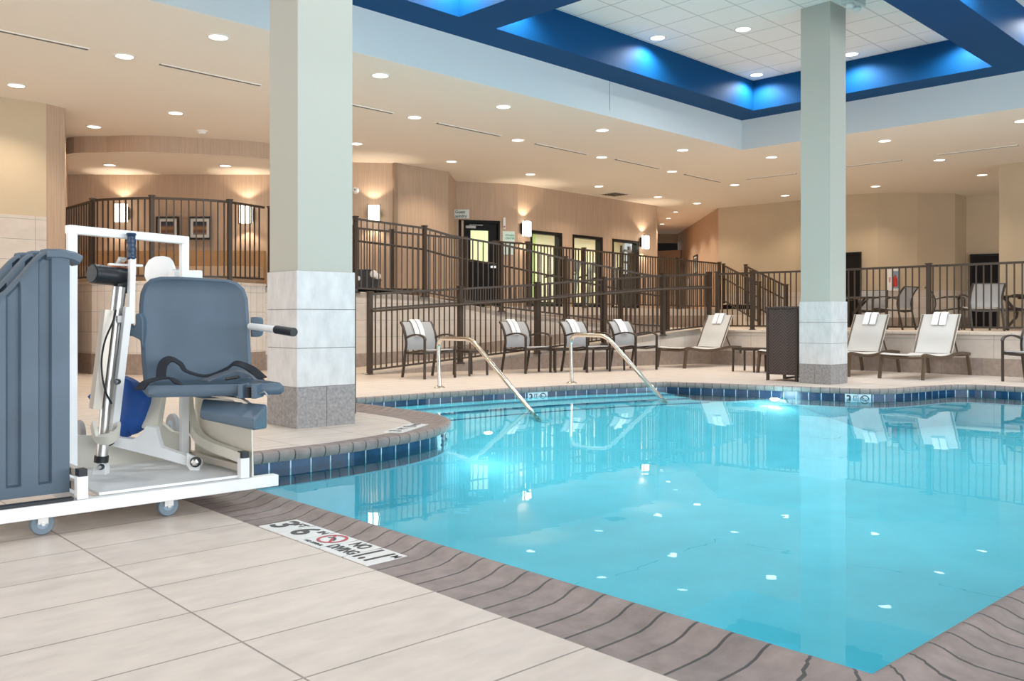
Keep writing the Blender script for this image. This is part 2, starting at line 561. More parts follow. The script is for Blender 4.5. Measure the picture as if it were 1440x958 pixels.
# ------------------------------------------------------------------ columns
def column(name, u0, u1, v0, v1, zb, hs, ztop, label):
    mb = MB(); mb.box((u0 + .012, v0 + .012, 0), (u1 - .012, v1 - .012, ztop))
    c = struct(mb.build(name, M_colpaint))
    c['label'] = label
    z = zb
    mb = MB(); um = (u0 + u1) / 2; vm = (v0 + v1) / 2; g = .002
    mb.box((u0 - .004, v0 - .004, 0), (um - g, vm - g, zb - .004)); b1 = mb.build('granite_base', M_colbase, c)
    mb = MB(); mb.box((um + g, v0 - .004, 0), (u1 + .004, vm - g, zb - .004)); mb.build('granite_base', M_colbase, c)
    mb = MB(); mb.box((u0 - .004, vm + g, 0), (um - g, v1 + .004, zb - .004)); mb.build('granite_base', M_colbase, c)
    mb = MB(); mb.box((u0 + .002, v0 + .002, 0), (u1 - .002, v1 - .002, zb + 3 * hs - .004)); mb.build('grout', M_grout, c)
    for k in range(3):
        mb = MB(); mb.box((u0 - .003, v0 - .003, zb + hs * k), (u1 + .003, v1 + .003, zb + hs * (k + 1) - .006))
        mb.build('stone_cladding', M_colclad, c)
    return c
column('column', 3.65, 4.195, 6.53, 7.03, 0.339, 0.3195, 5.24, 'pale square column with stone cladding beside the pool lift')
column('column', 11.40, 11.865, 5.97, 6.43, 0.272, 0.289, 5.24, 'pale square column with stone cladding beside the wicker cabinet at the far pool edge')

# ------------------------------------------------------------------ ceilings in the building's own axes (turned 2.2 degrees from the pool)
K = uv_at(1043, 17.05)
TB = math.radians(2.2)
def B(a, b, z):
    return (K[0] + a * math.cos(TB) - b * math.sin(TB), K[1] + a * math.sin(TB) + b * math.cos(TB), z)
ZL, ZB, ZH = 4.117, 4.68, 5.22
def bbox(a0, a1, b0, b1, z0, z1):
    return [B(a0, b0, z0), B(a1, b0, z0), B(a1, b1, z0), B(a0, b1, z0), B(a0, b0, z1), B(a1, b0, z1), B(a1, b1, z1), B(a0, b1, z1)]
# low ceiling: an L around the pool hall
mb = MB(); mb.box8(bbox(-24, 16, .003, 14, ZL, ZL + .1)); struct(mb.build('ceiling_low', M_ceil))
mb = MB(); mb.box8(bbox(.003, 16, -20, .003, ZL, ZL + .1)); struct(mb.build('ceiling_low', M_ceil))
# fascias
mb = MB(); mb.box8(bbox(-24, -4.0, -0.0, 0.12, ZL + .001, ZB)); struct(mb.build('wall_fascia', M_fascia))
mb = MB(); mb.box8(bbox(-3.985, 0.12, -0.0, 0.12, ZL + .001, ZB)); struct(mb.build('wall_fascia', M_fascia))
mb = MB(); mb.box8(bbox(0.0, 0.12, -20, -0.0, ZL + .001, ZB)); struct(mb.build('wall_fascia', M_fascia))
# blue coffer beams
AS = [-0.58, -7.07, -7.71, -14.2, -14.84, -21.3]
BS = [-0.58, -4.58, -5.22, -9.22, -9.86, -13.86]
def beam(a0, a1, b0, b1):
    mb = MB(); mb.box8(bbox(a0, a1, b0, b1, ZB, ZH + .05)); struct(mb.build('ceiling_beam', M_blue))
beam(-24, 0.1, BS[0], 0.1)
for k in (1, 3):
    beam(-24, 0.1, BS[k + 1], BS[k])
beam(-24, 0.1, -20, BS[5])
for (b1, b0) in ((BS[0], BS[1]), (BS[2], BS[3]), (BS[4], BS[5])):
    beam(AS[0], 0.1, b0, b1)
    for k in (1, 3):
        beam(AS[k + 1], AS[k], b0, b1)
    beam(-24, AS[5], b0, b1)
lay = MB(); lay.box((-24, -20, 0), (0.1, 0.1, .05))
o = struct(lay.build('ceiling_high', M_lay)); o.location = (K[0], K[1], ZH); o.rotation_euler.z = TB

# ------------------------------------------------------------------ terrace levels, ramps and their retaining walls
Z1 = 0.677          # right-hand terrace
Z2 = 1.15           # upper terrace by the fitness windows
Z3 = 1.45           # round lounge
R1 = [(516, 14.3, 0.0), (646, 15.3, .135), (800, 16.3, .35), (931, 17.3, .585), (985, 17.8, Z1)]
R2 = [(373, 15.5, Z3), (497, 15.9, 1.38), (597, 16.3, 1.31), (635, 16.5, 1.22), (705, 16.9, 1.04), (795, 17.4, .90), (900, 18.0, .70), (940, 18.25, Z1)]
p1 = [uv_at(x, d) for x, d, z in R1]; z1 = [z for x, d, z in R1]
p2 = [uv_at(x, d) for x, d, z in R2]; z2 = [z for x, d, z in R2]
WR = [p1[-1], (14.93, 8.4), (15.0, 5.0), (15.05, 0.0)]          # right terrace edge
# low wall carrying the first ramp, with a dark base course
ribbon(p1, -0.02, [z + .02 for z in z1], .2, 'wall_ramp', M_walltile)['kind'] = 'structure'
struct(ribbon(offset_open(p1, .008), -0.02, [min(z + .0, .27) for z in z1], .05, 'baseboard_ramp', M_basetile))
struct(ribbon(WR, 0, Z1 - .03, .2, 'wall_terrace', M_walltile))
struct(ribbon(offset_open(WR, .008), 0, .27, .05, 'baseboard_terrace', M_basetile))
struct(ribbon(offset_open(WR, .025), Z1 - .032, Z1 + .004, .32, 'trim_1', M_terr))
# ramp surfaces
def strip(name, A, za, Bp, zb, m, thick=.1):
    mb = MB()
    n = len(A)
    for i in range(n - 1):
        mb.box8([(*A[i], za[i] - thick), (*A[i + 1], za[i + 1] - thick), (*Bp[i + 1], zb[i + 1] - thick), (*Bp[i], zb[i] - thick),
                 (*A[i], za[i]), (*A[i + 1], za[i + 1]), (*Bp[i + 1], zb[i + 1]), (*Bp[i], zb[i])])
    return struct(mb.build(name, m))
inner1 = offset_open(p1, -1.35)
strip('floor_ramp', p1, [z + .01 for z in z1], inner1, [z + .01 for z in z1], M_terr)
# round lounge wall: straight piece, bulging arc, then along the upper ramp
LOUNGE = [(71, 15.9), (129, 14.5)]
arc = catmull([(129, 14.5), (165, 14.33), (213, 14.24), (270, 14.40), (322, 14.72), (373, 15.5)], 4)
lw = [uv_at(71, 15.9)] + [uv_at(p[0], p[1]) for p in arc]
struct(ribbon(lw, 0, 1.46, .2, 'wall_lounge', M_narrowtile))
struct(ribbon(offset_open(lw, .008), 0, .33, .05, 'baseboard_lounge', M_basetile))
struct(ribbon(offset_open(lw, .02), 1.455, 1.50, .28, 'trim_2', M_terr))
struct(ribbon(p2, -.02, [z - .01 for z in z2], .2, 'wall_ramp', M_walltile))
# dark base course that climbs with the first ramp
zi = []
for (x, d, z) in R2:
    zi.append(max(0.0, min(Z1, (x - 516) / (985 - 516.) * Z1 - .06)) if x > 516 else 0.0)
struct(ribbon(offset_open(p2, .008), -.02, [z + .27 for z in zi], .05, 'baseboard_ramp', M_basetile))
# second ramp surface and the upper terrace wall
p3 = [uv_at(690, 17.6), uv_at(742, 18.2), uv_at(890, 21.4), uv_at(1012, 24.8)]
strip('floor_ramp', p2[:3], z2[:3], offset_open(p2[:3], -3.2), z2[:3], M_terr)
strip('floor_ramp', p2[2:], z2[2:], offset_open(p2[2:], -1.6), z2[2:], M_terr)
struct(ribbon(p3, 0, Z2, .2, 'wall_upper_terrace', M_walltile))
struct(ribbon(offset_open(p3, .008), 0, Z1 + .3, .05, 'baseboard_upper_terrace', M_basetile))
struct(flat([[p3[0], p3[1], p3[2], p3[3], uv_at(1030, 27), uv_at(950, 36), uv_at(740, 30), uv_at(540, 22), uv_at(600, 18.5)]], Z2).build('floor_upper_terrace', M_terr))
struct(flat([lw + [uv_at(373, 15.5), p2[1], p2[2], uv_at(600, 19), uv_at(560, 20), uv_at(60, 20)]], Z3 - .003).build('floor_lounge', M_terr))
struct(flat([[p1[-1], (14.93, 8.4), (15.0, 5), (15.05, 0), (15.1, -4), (26, -4), (26, 18), p3[3], p3[2], p3[1], p2[-3], p2[-1]]], Z1 - .002).build('floor_terrace', M_terr))

# ------------------------------------------------------------------ walls
def wall(name, path, m, z0=0.0, z1=ZL + .02, thick=.15):
    return struct(ribbon([uv_at(*p) for p in path], z0, z1, thick, name, m))
wall('wall_left', [(-560, 9.0), (0, 12.95), (65, 13.38)], M_beige)
struct(ribbon(offset_open([uv_at(-560, 9.0), uv_at(0, 12.95), uv_at(65, 13.38)], .012), 0.3, 2.42, .02, 'trim_3', M_walltile))
wall('wall_panel', [(65, 13.38), (91, 13.67), (95, 18.3)], M_vinyl)
wall('wall_lounge_back', [(93, 18.2), (380, 18.2), (556, 18.5)], M_vinyl)
wall('trim_4', [(554.5, 18.42), (559.5, 18.46)], M_pil)
wall('wall_back', [(558, 18.5), (630.5, 19.55), (641.5, 20.95)], M_vinyl)
# laundry wall with door opening and window wall with openings
def wall_open(name, pa, pb, m, holes, thick=.15, z0=0.0):
    """straight wall pa->pb (plan) with rectangular openings (s0, s1, z0, z1) measured along it"""
    a, b = Vector(pa), Vector(pb); d = (b - a); Lg = d.length; d.normalize()
    nrm = Vector((-d.y, d.x))
    mb = MB()
    def blk(s0, s1, q0, q1):
        if s1 - s0 < 1e-4 or q1 - q0 < 1e-4: return
        A = a + d * s0; Bq = a + d * s1; C = Bq + nrm * thick; E = A + nrm * thick
        mb.box8([(*A, q0), (*Bq, q0), (*C, q0), (*E, q0), (*A, q1), (*Bq, q1), (*C, q1), (*E, q1)])
    s = 0
    for (s0, s1, q0, q1) in sorted(holes):
        blk(s, s0, z0, ZL + .02); blk(s0, s1, z0, q0); blk(s0, s1, q1, ZL + .02); s = s1
    blk(s, Lg, z0, ZL + .02)
    struct(mb.build(name, m))
    return a, d, nrm
def along(pa, pb, px):
    """distance along the plan segment pa->pb where it meets the ray of column px"""
    t = (px - 720.0) / FPX
    r = Vector((t * SY + CY, -t * CY + SY)); a, b = Vector(pa), Vector(pb); d = (b - a).normalized()
    det = r.x * (-d.y) + r.y * d.x
    return (r.x * a.y - r.y * a.x) / -(r.x * d.y - r.y * d.x) if False else ((a.x * r.y - a.y * r.x) / (d.y * r.x - d.x * r.y))
LA, LB = uv_at(641.5, 20.95), uv_at(728, 21.37)
WA, WB = uv_at(728, 21.37), uv_at(923, 25.5)
sL = [along(LA, LB, x) for x in (645, 703)]
la, ld, ln = wall_open('wall_laundry', LA, LB, M_vinyl, [(sL[0], sL[1], Z2, 3.22)])
sW = [along(WA, WB, x) for x in (746, 790, 805, 847, 861, 898)]
wa, wd, wn = wall_open('wall_fitness', WA, WB, M_vinyl, [(sW[0], sW[1], Z2 + .02, 3.05), (sW[2], sW[3], Z2 + .02, 3.05), (sW[4], sW[5], Z2 + .02, 3.05)])
wall('wall_corridor', [(923, 25.5), (925, 34)], M_vinyl)
wall('wall_corridor_end', [(915, 34), (960, 34)], M_beige, z0=3.78)
wall('wall_corridor_low', [(915, 33.2), (957, 32.6)], M_vinyl, z1=3.4)
wall('wall_corridor_right', [(953, 34), (1010, 26)], M_vinyl)
wall('wall_right', [(1010, 26.0), (1119.8, 24.4), (1188, 23.3), (1234.5, 22.9)], M_beige)
wall('wall_right', [(1234.5, 22.9), (1290, 22.85), (1343, 23.04), (1359, 23.6)], M_beige)
wall('wall_right', [(1359, 23.6), (1404, 23.3), (1520, 22.3), (1900, 17)], M_beige)
wr = [uv_at(*p) for p in [(1010, 26.0), (1119.8, 24.4), (1188, 23.3), (1234.5, 22.9), (1290, 22.85), (1343, 23.04), (1359, 23.6), (1404, 23.3), (1520, 22.3)]]
struct(ribbon(offset_open(wr, .02), Z1, 1.62, .02, 'trim_5', M_walltile))
struct(ribbon(offset_open(wr, .032), Z1, Z1 + .25, .02, 'baseboard_right', M_basetile))
# square pier at the far right
q = uv_at(1405, 18.7)
mb = MB(); mb.box((q[0], q[1] - .62, 0), (q[0] + .6, q[1], ZL + .01)); struct(mb.build('column', M_beige))

# round lounge: dropped ceiling with a curved fascia
fa = catmull([(60, 17.6), (91, 15.97), (150, 15.75), (204, 15.69), (292, 15.97), (374, 16.36), (430, 17.2), (455, 18.3)], 4)
fp = [uv_at(p[0], p[1]) for p in fa]
struct(ribbon(fp, 3.83, ZL + .01, .1, 'wall_lounge_fascia', M_vinyl))
struct(flat([fp + [uv_at(455, 18.6), uv_at(60, 18.6)]], 3.832).build('ceiling_lounge', M_ceil))

# ------------------------------------------------------------------ recessed lamps, slots, sconces
M_trimring = mat('lamp_trim', (0.80, 0.78, 0.74), 0.35)
def spot(name, loc, power, col, angle=120, blend=0.6, parent=None, size=0.05):
    d = bpy.data.lights.new(name, 'SPOT')
    d.energy = power; d.color = col; d.spot_size = math.radians(angle); d.spot_blend = blend; d.shadow_soft_size = size
    o = bpy.data.objects.new(name, d)
    link(o, parent)
    o.location = Vector(loc) - (wloc(parent) if parent else Vector())
    return o
lamp_proto = {}
def downlight(loc, r, label, group, power, col, angle=125):
    key = round(r, 3)
    if key not in lamp_proto:
        t = thing('ceiling_downlight', label, 'ceiling light', (0, 0, 0), group)
        mb = MB(); mb.lathe((0, 0, 0), [(r * .80, -0.004), (r * .86, -.010), (r * 1.0, -.008), (r * 1.04, 0.0), (r * .8, .002)], seg=28)
        mb.build('trim_ring', M_trimring, t, smooth=True)
        mb = MB(); mb.lathe((0, 0, 0), [(0.0, -.006), (r * .82, -.006), (r * .82, .0), (0, .0)], seg=28)
        mb.build('lens', M_lamp, t)
        lamp_proto[key] = t
        o = t
    else:
        o = copy_tree(lamp_proto[key])
    o.location = loc
    tag(o, label, 'ceiling light', group)
    s = spot('lamp_beam', Vector(loc) + Vector((0, 0, -.03)), power, col, angle)
    return o

LOW = [  # column, row, what it hangs above or beside
    (23, 120, 'round recessed ceiling lamp above the stone-faced wall at the far left'),
    (175, 79, 'round recessed ceiling lamp between the two longest ceiling slots on the left'),
    (307, 52, 'round recessed ceiling lamp just left of the near column and under the pale fascia'),
    (132, 178, 'round recessed ceiling lamp in front of the curved fascia at its left end'),
    (247, 159, 'round recessed ceiling lamp in front of the middle of the curved fascia'),
    (535, 106, 'round recessed ceiling lamp right of the near column, closest to the fascia'),
    (583, 165, 'round recessed ceiling lamp between the two nearest ceiling slots right of the near column'),
    (501, 202, 'round recessed ceiling lamp half hidden by the right edge of the near column'),
    (635, 227, 'round recessed ceiling lamp in front of the laundry door recess'),
    (708, 150, 'round recessed ceiling lamp below the middle of the long pale fascia'),
    (728, 197, 'round recessed ceiling lamp at the left end of the slot above the laundry door'),
    (746, 245, 'round recessed ceiling lamp close to the wall left of the fitness windows'),
    (847, 183, 'round recessed ceiling lamp beneath the joint in the pale fascia'),
    (846, 221, 'round recessed ceiling lamp between two slots left of the pool hall corner'),
    (842, 262, 'round recessed ceiling lamp above the middle fitness window near the air vent'),
    (925, 277, 'round recessed ceiling lamp above the corner of the fitness wall and the corridor'),
    (960, 211, 'round recessed ceiling lamp left of the inner corner of the pale fascia'),
    (945, 241, 'round recessed ceiling lamp between the last two slots before the inner corner'),
    (980, 286, 'round recessed ceiling lamp at the mouth of the corridor'),
    (1033, 260, 'round recessed ceiling lamp at the left end of the slot beside the far column'),
    (1085, 221, 'round recessed ceiling lamp just left of the far column under the fascia'),
    (1104, 275, 'round recessed ceiling lamp just left of the far column close to the beige wall'),
    (1244, 198, 'round recessed ceiling lamp right of the far column, closest to the fascia'),
    (1231, 262, 'round recessed ceiling lamp right of the far column, close to the beige wall'),
    (1321, 225, 'round recessed ceiling lamp at the left end of the slot on the far right'),
    (1381, 246, 'round recessed ceiling lamp left of the square pier at the far right'),
    (1437, 170, 'round recessed ceiling lamp cut by the right edge above the square pier'),
]
for x, y, lab in LOW:
    p = ground(x, y, ZL)
    D = FPX * (EYE - ZL) / (y - HOR)
    downlight((p.x, p.y, ZL), 0.125, lab, 'recessed lamps of the low ceiling', DOWN_POWER, DOWN_COL)
for x, y, lab in ((950, 298, 'small recessed lamp nearest in the corridor ceiling'), (940, 307, 'small recessed lamp second along the corridor ceiling'), (931, 315, 'small recessed lamp deepest in the corridor ceiling')):
    p = ground(x, y, ZL)
    downlight((p.x, p.y, ZL), 0.09, lab, 'recessed lamps of the corridor', 120, DOWN_COL)
for x, y, lab in ((154, 232, 'recessed lamp in the round lounge ceiling above the left picture side'), (317, 233, 'recessed lamp in the round lounge ceiling beside the near column')):
    p = ground(x, y, 3.83)
    downlight((p.x, p.y, 3.83), 0.123, lab, 'recessed lamps of the round lounge', 30, DOWN_COL)
# lamps in the coffers, set close to the blue sides so that they scallop them
def coffer_lamp(a, b, lab):
    downlight(B(a, b, ZH), 0.13, lab, 'recessed lamps in the white coffer ceilings', COFFER_POWER, COFFER_COL, 158)
def to_ab(p):
    dx, dy = p[0] - K[0], p[1] - K[1]
    return dx * math.cos(TB) + dy * math.sin(TB), -dx * math.sin(TB) + dy * math.cos(TB)
for x, y, lab in ((925, 53, 'recessed lamp in the white coffer ceiling close to its left blue side'), (1045, 41, 'recessed lamp in the middle of the white coffer ceiling left of the far column'),
                  (1064, 105, 'recessed lamp in the inner corner of the white coffer ceiling'), (1197, 76, 'recessed lamp in the white coffer ceiling just right of the far column')):
    p = ground(x, y, ZH)
    a, b = to_ab(p)
    coffer_lamp(a, b, lab)
for a, b in ((-6.81, -.83), (-.92, -4.29), (-6.7, -4.3), (-7.96, -.83), (-10.9, -.83), (-13.9, -.83), (-8.0, -4.3), (-11, -4.3), (-.92, -5.47), (-.92, -8.9), (-3.9, -5.5), (-4.0, -8.9), (-6.8, -5.5), (-9, -6.0), (-12, -7)):
    coffer_lamp(a, b, 'recessed lamp in a white coffer ceiling seen only from nearby')

# linear slot diffusers
SLOTS = [((-40, 34.5), (124, 69), 'longest dark ceiling slot at the far left'), ((225, 90), (366, 120), 'dark ceiling slot just left of the near column'), ((470, 142), (552, 159), 'dark ceiling slot emerging from behind the near column'),
         ((615, 173), (703, 191), 'dark ceiling slot above the laundry door'), ((753, 202), (825, 217), 'dark ceiling slot before the fitness windows'), ((866, 224), (927, 237), 'dark ceiling slot left of the inner fascia corner'),
         ((963, 245), (1013, 256), 'shortest dark ceiling slot in front of the corridor'), ((1049, 252), (1120, 244), 'dark ceiling slot ending behind the far column'), ((1190, 234), (1268, 225), 'dark ceiling slot just right of the far column'), ((1319, 217.5), (1432, 204), 'dark ceiling slot at the far right above the pier')]
for a, b, lab in SLOTS:
    p, q = ground(a[0], a[1], ZL), ground(b[0], b[1], ZL)
    t = thing('slot_diffuser', lab, 'air vent', (*((p + q) / 2).xy, ZL), 'linear ceiling slots')
    mb = MB(); mb.bar([(p.x, p.y, ZL - .004), (q.x, q.y, ZL - .004)], .05, .012); mb.build('slot', M_slot, t)
    d = (q - p).normalized(); nn = Vector((-d.y, d.x, 0))
    for sgn in (-1, 1):
        mb = MB(); mb.bar([p + nn * (.034 * sgn) + Vector((0, 0, -.004)), q + nn * (.034 * sgn) + Vector((0, 0, -.004))], .018, .014); mb.build('flange', M_trimring, t)
# square air vent near the fitness wall, smoke detectors
p = ground(864, 273, ZL)
t = thing('ceiling_vent', 'dark square air vent in the ceiling near the fitness wall', 'air vent', (p.x, p.y, ZL))
mb = MB(); mb.box((p.x - .3, p.y - .3, ZL - .012), (p.x + .3, p.y + .3, ZL)); mb.build('frame', M_trimring, t)
for k in range(5):
    mb = MB(); mb.box((p.x - .25, p.y - .24 + k * .1, ZL - .02), (p.x + .25, p.y - .18 + k * .1, ZL - .010)); mb.build('louver', M_slot, t)
p = ground(284, 184, ZL)
t = thing('smoke_detector', 'white round smoke detector on the ceiling before the curved fascia', 'smoke detector', (p.x, p.y, ZL))
mb = MB(); mb.lathe(p, [(.0, -.055), (.05, -.055), (.075, -.03), (.08, -.012)], seg=20); mb.build('body', M_white, t, smooth=True)
mb = MB(); mb.lathe(p, [(.10, -.014), (.10, 0)], seg=20); mb.build('base', M_white, t)
p = ground(1200, -2, ZH)
t = thing('emergency_light', 'small white and green ceiling fixture above the far column at the top edge', 'emergency light', (p.x, p.y, ZH))
mb = MB(); mb.box((p.x - .16, p.y - .1, ZH - .09), (p.x + .16, p.y + .1, ZH)); mb.build('housing', mat('fixture_grey', (.55, .6, .58), .4), t, bevel=.01)
for sx in (-.09, .09):
    mb = MB(); mb.lathe((p.x + sx, p.y, ZH - .09), [(.05, 0), (.06, -.03), (.04, -.06), (.0, -.065)], seg=16); mb.build('lamp_head', M_white, t, smooth=True)

# wall sconces: a frosted box between two dark side bars
M_frost = mat('frosted_shade', (1, .95, .85), .5, emit=(1.0, 0.90, 0.74), estr=5.0)
M_bronze = mat('dark_bronze', (0.035, 0.026, 0.02), .4, metal=.6)
def sconce(px, py, D, w, h, lab, tang):
    p = at(px, py, D)
    d = Vector((tang[0], tang[1], 0)).normalized()
    nn = Vector((d.y, -d.x, 0))                    # out of the wall, towards the hall
    if nn.dot(Vector((0, 0, 0)) - Vector((p.x, p.y, 0))) < 0: nn = -nn
    t = thing('wall_sconce', lab, 'wall lamp', p, 'lit box sconces on the tan walls')
    def bx(s0, s1, n0, n1, z0, z1):
        mb = MB(); P = lambda s, k, z: p + d * s + nn * k + Vector((0, 0, z))
        mb.box8([P(s0, n0, z0), P(s1, n0, z0), P(s1, n1, z0), P(s0, n1, z0), P(s0, n0, z1), P(s1, n0, z1), P(s1, n1, z1), P(s0, n1, z1)])
        return mb
    bx(-w / 2, w / 2, .03, .11, -h / 2, h / 2).build('shade', M_frost, t)
    bx(-w / 2 - .01, w / 2 + .01, -.03, .028, -h / 2 + .05, h / 2 - .05).build('back_plate', M_bronze, t)
    for s in (-1, 1):
        bx(s * (w / 2 + .006) - .009, s * (w / 2 + .006) + .009, .098, .118, -h / 2 - .02, h / 2 + .02).build('side_bar', M_bronze, t)
    for z in (-1, 1):
        ld = bpy.data.lights.new('sconce_glow', 'SPOT'); ld.energy = SCONCE_POWER; ld.color = SCONCE_COL; ld.spot_size = math.radians(110); ld.spot_blend = .4; ld.shadow_soft_size = .03
        lo = bpy.data.objects.new('sconce_glow', ld); link(lo)
        lo.location = p + nn * .09 + Vector((0, 0, z * (h / 2 + .02)))
        lo.rotation_euler = Vector((0, 0, z)).to_track_quat('-Z', 'Y').to_euler()
def tangent(a, b):
    return (b[0] - a[0], b[1] - a[1])
sconce(172, 300, 18.1, .24, .36, 'lit sconce left of the two pictures in the round lounge', tangent(uv_at(93, 18.2), uv_at(380, 18.2)))
sconce(347, 302, 18.1, .24, .36, 'lit sconce right of the two pictures in the round lounge', tangent(uv_at(93, 18.2), uv_at(380, 18.2)))
sconce(526, 300, 18.35, .24, .30, 'lit sconce on the wall just right of the near column', tangent(uv_at(380, 18.2), uv_at(556, 18.5)))
sconce(738, 322, 21.45, .22, .36, 'lit sconce between the laundry door and the first fitness window', tangent(WA, WB))
sconce(905, 341, 24.95, .24, .36, 'lit sconce right of the last fitness window', tangent(WA, WB))

# underwater lamps in the pool wall
M_poollamp = mat('pool_lamp_lens', (1, 1, 1), .3, emit=(.85, .97, 1.0), estr=0.5)
def pool_lamp(px, py, lab, pw=12):
    # nearest point of the pool wall on this column, 0.35 m under water
    c = ground(px, py, -.09)
    best = min(range(len(WALL)), key=lambda i: (WALL[i] - c.xy).length)
    w = WALL[best]; e = (WALL[(best + 1) % len(WALL)] - WALL[best - 1]).normalized(); nn = Vector((-e.y, e.x))
    t = thing('pool_lamp', lab, 'pool light', (w.x, w.y, -.20), 'underwater pool lamps')
    ax = (Vector((e.x, e.y, 0)), Vector((0, 0, 1)), Vector((nn.x, nn.y, 0)))
    mb = MB(); mb.lathe((w.x, w.y, -.20), [(.085, -.03), (.085, .0), (.06, .02), (.055, .0)], axis=ax, seg=24); mb.build('bezel', mat('steel', (.62, .62, .63), .25, metal=1.0), t, smooth=True)
    mb = MB(); mb.lathe((w.x, w.y, -.20), [(.055, -.02), (.055, .008), (0, .014)], axis=ax, seg=24); mb.build('lens', M_poollamp, t)
    ld = bpy.data.lights.new('pool_beam', 'POINT'); ld.energy = pw; ld.color = (.8, .96, 1); ld.shadow_soft_size = .12
    lo = bpy.data.objects.new('pool_beam', ld); link(lo); lo.location = (w.x + nn.x * .4, w.y + nn.y * .4, -.16)
pool_lamp(1083, 559, 'round underwater lamp in the far pool wall near the wicker cabinet')
pool_lamp(650, 606, 'round underwater lamp in the rounded pool end by the near column', 3.5)

# ------------------------------------------------------------------ railings
M_rail = mat('bronze_rail', (0.058, 0.040, 0.028), 0.45, metal=0.15, noise=0.08, nscale=5)
M_pick = M_rail
PICK = {}
def picket_mesh():
    if 'm' not in PICK:
        mb = MB(); mb.box((-.0095, -.0095, 0), (.0095, .0095, 1)); o = mb.build('picket', M_pick)
        PICK['m'] = o.data
        bpy.data.objects.remove(o)
    return PICK['m']
def railing(name, label, pts, posts, gap=.1, group=None, mid=0.17, hand=None, flange=True, pmin=None, post_w=.065, cat='railing'):
    """pts: [(plan xy, z of bottom rail, z of top rail)]; posts: distances along (0..1 per segment index)"""
    P = [Vector((p[0][0], p[0][1], 0)) for p in pts]
    ZB_ = [p[1] for p in pts]; ZT_ = [p[2] for p in pts]
    S = [0]
    for a, b in zip(P, P[1:]): S.append(S[-1] + (b - a).length)
    def ev(s):
        s = max(0, min(S[-1], s))
        for i in range(len(P) - 1):
            if s <= S[i + 1] + 1e-9:
                t = (s - S[i]) / (S[i + 1] - S[i])
                return P[i].lerp(P[i + 1], t), ZB_[i] + (ZB_[i + 1] - ZB_[i]) * t, ZT_[i] + (ZT_[i + 1] - ZT_[i]) * t
    c0 = P[0]
    t = thing(name, label, cat, (c0.x, c0.y, ZB_[0] - .08), group)
    for s in posts:
        p, zb, zt = ev(s)
        mb = MB(); h = post_w / 2
        mb.box((p.x - h, p.y - h, zb - .09), (p.x + h, p.y + h, zt + .03))
        po = mb.build('post', M_rail, t)
        mb = MB(); h2 = h + .012
        mb.box((p.x - h2, p.y - h2, zt + .03), (p.x + h2, p.y + h2, zt + .05)); mb.build('post_cap', M_rail, po)
        if flange:
            mb = MB(); mb.lathe((p.x, p.y, zb - .09), [(.085, 0), (.085, .014), (.05, .03)], seg=16); mb.build('base_flange', M_rail, po)
    mb = MB(); mb.bar([(p.x, p.y, z) for p, z in zip(P, ZT_)], .042, .036); mb.build('top_rail', M_rail, t)
    mb = MB(); mb.bar([(p.x, p.y, z) for p, z in zip(P, ZB_)], .03, .03); mb.build('bottom_rail', M_rail, t)
    if mid:
        mb = MB(); mb.bar([(p.x, p.y, z - mid) for p, z in zip(P, ZT_)], .03, .028); mb.build('mid_rail', M_rail, t)
    if hand:
        off, drop = hand
        Q = offset_open([p.xy for p in P], off)
        mb = MB(); mb.tube([(q.x, q.y, z - drop) for q, z in zip(Q, ZT_)], .02, 8); hr = mb.build('handrail', M_rail, t, smooth=True)
        for s in posts[1:-1]:
            p, zb, zt = ev(s); e = ev(s + .05)[0] - ev(s - .05)[0]; e.normalize()
            mb = MB(); mb.bar([(p.x, p.y, zt - drop - .04), (p.x + e.y * off, p.y - e.x * off, zt - drop)], .016, .016); mb.build('handrail_bracket', M_rail, hr)
    me = picket_mesh(); k = 0
    nb = int(S[-1] / gap)
    for i in range(1, nb + 1):
        s = i * S[-1] / (nb + 1)
        if any(abs(s - q) < .05 for q in posts): continue
        p, zb, zt = ev(s)
        o = bpy.data.objects.new('picket', me); link(o, t)
        a = ev(s + .02)[0] - ev(s - .02)[0]
        o.location = (p.x - t.location.x, p.y - t.location.y, zb - t.location.z); o.scale.z = zt - zb
        o.rotation_euler.z = math.atan2(a.y, a.x)
    return t
def seglen(A):
    S = [0]
    for a, b in zip(A, A[1:]): S.append(S[-1] + (Vector(a) - Vector(b)).length)
    return S
def spos(A, cols):
    """distances along a plan path where it crosses the rays of these columns"""
    S = seglen(A); out = []
    for x in cols:
        for i in range(len(A) - 1):
            s = along(A[i], A[i + 1], x); L = S[i + 1] - S[i]
            if -.02 <= s <= L + .02:
                out.append(S[i] + s); break
    return out
# first ramp
q1 = [(520, 14.33, 520.5, 414), (582, 14.8, 512.5, 410), (646, 15.3, 504.3, 406.5), (755, 16.0, 490.5, 400.7), (800, 16.3, 484.5, 396.5), (891, 17.0, 472.4, 390.3), (931, 17.3, 466, 387.8), (997, 17.85, 457.8, 386)]
pts = [(uv_at(x, d), at(x, yb, d).z, at(x, yt, d).z) for x, d, yb, yt in q1]
A = [p[0] for p in pts]
railing('ramp_railing', 'brown metal railing climbing the first ramp behind the four sling chairs', pts, [0] + spos(A, (647, 755, 849, 932)) + [seglen(A)[-1]], gap=.1, mid=.235, hand=(.09, .27), post_w=.075)
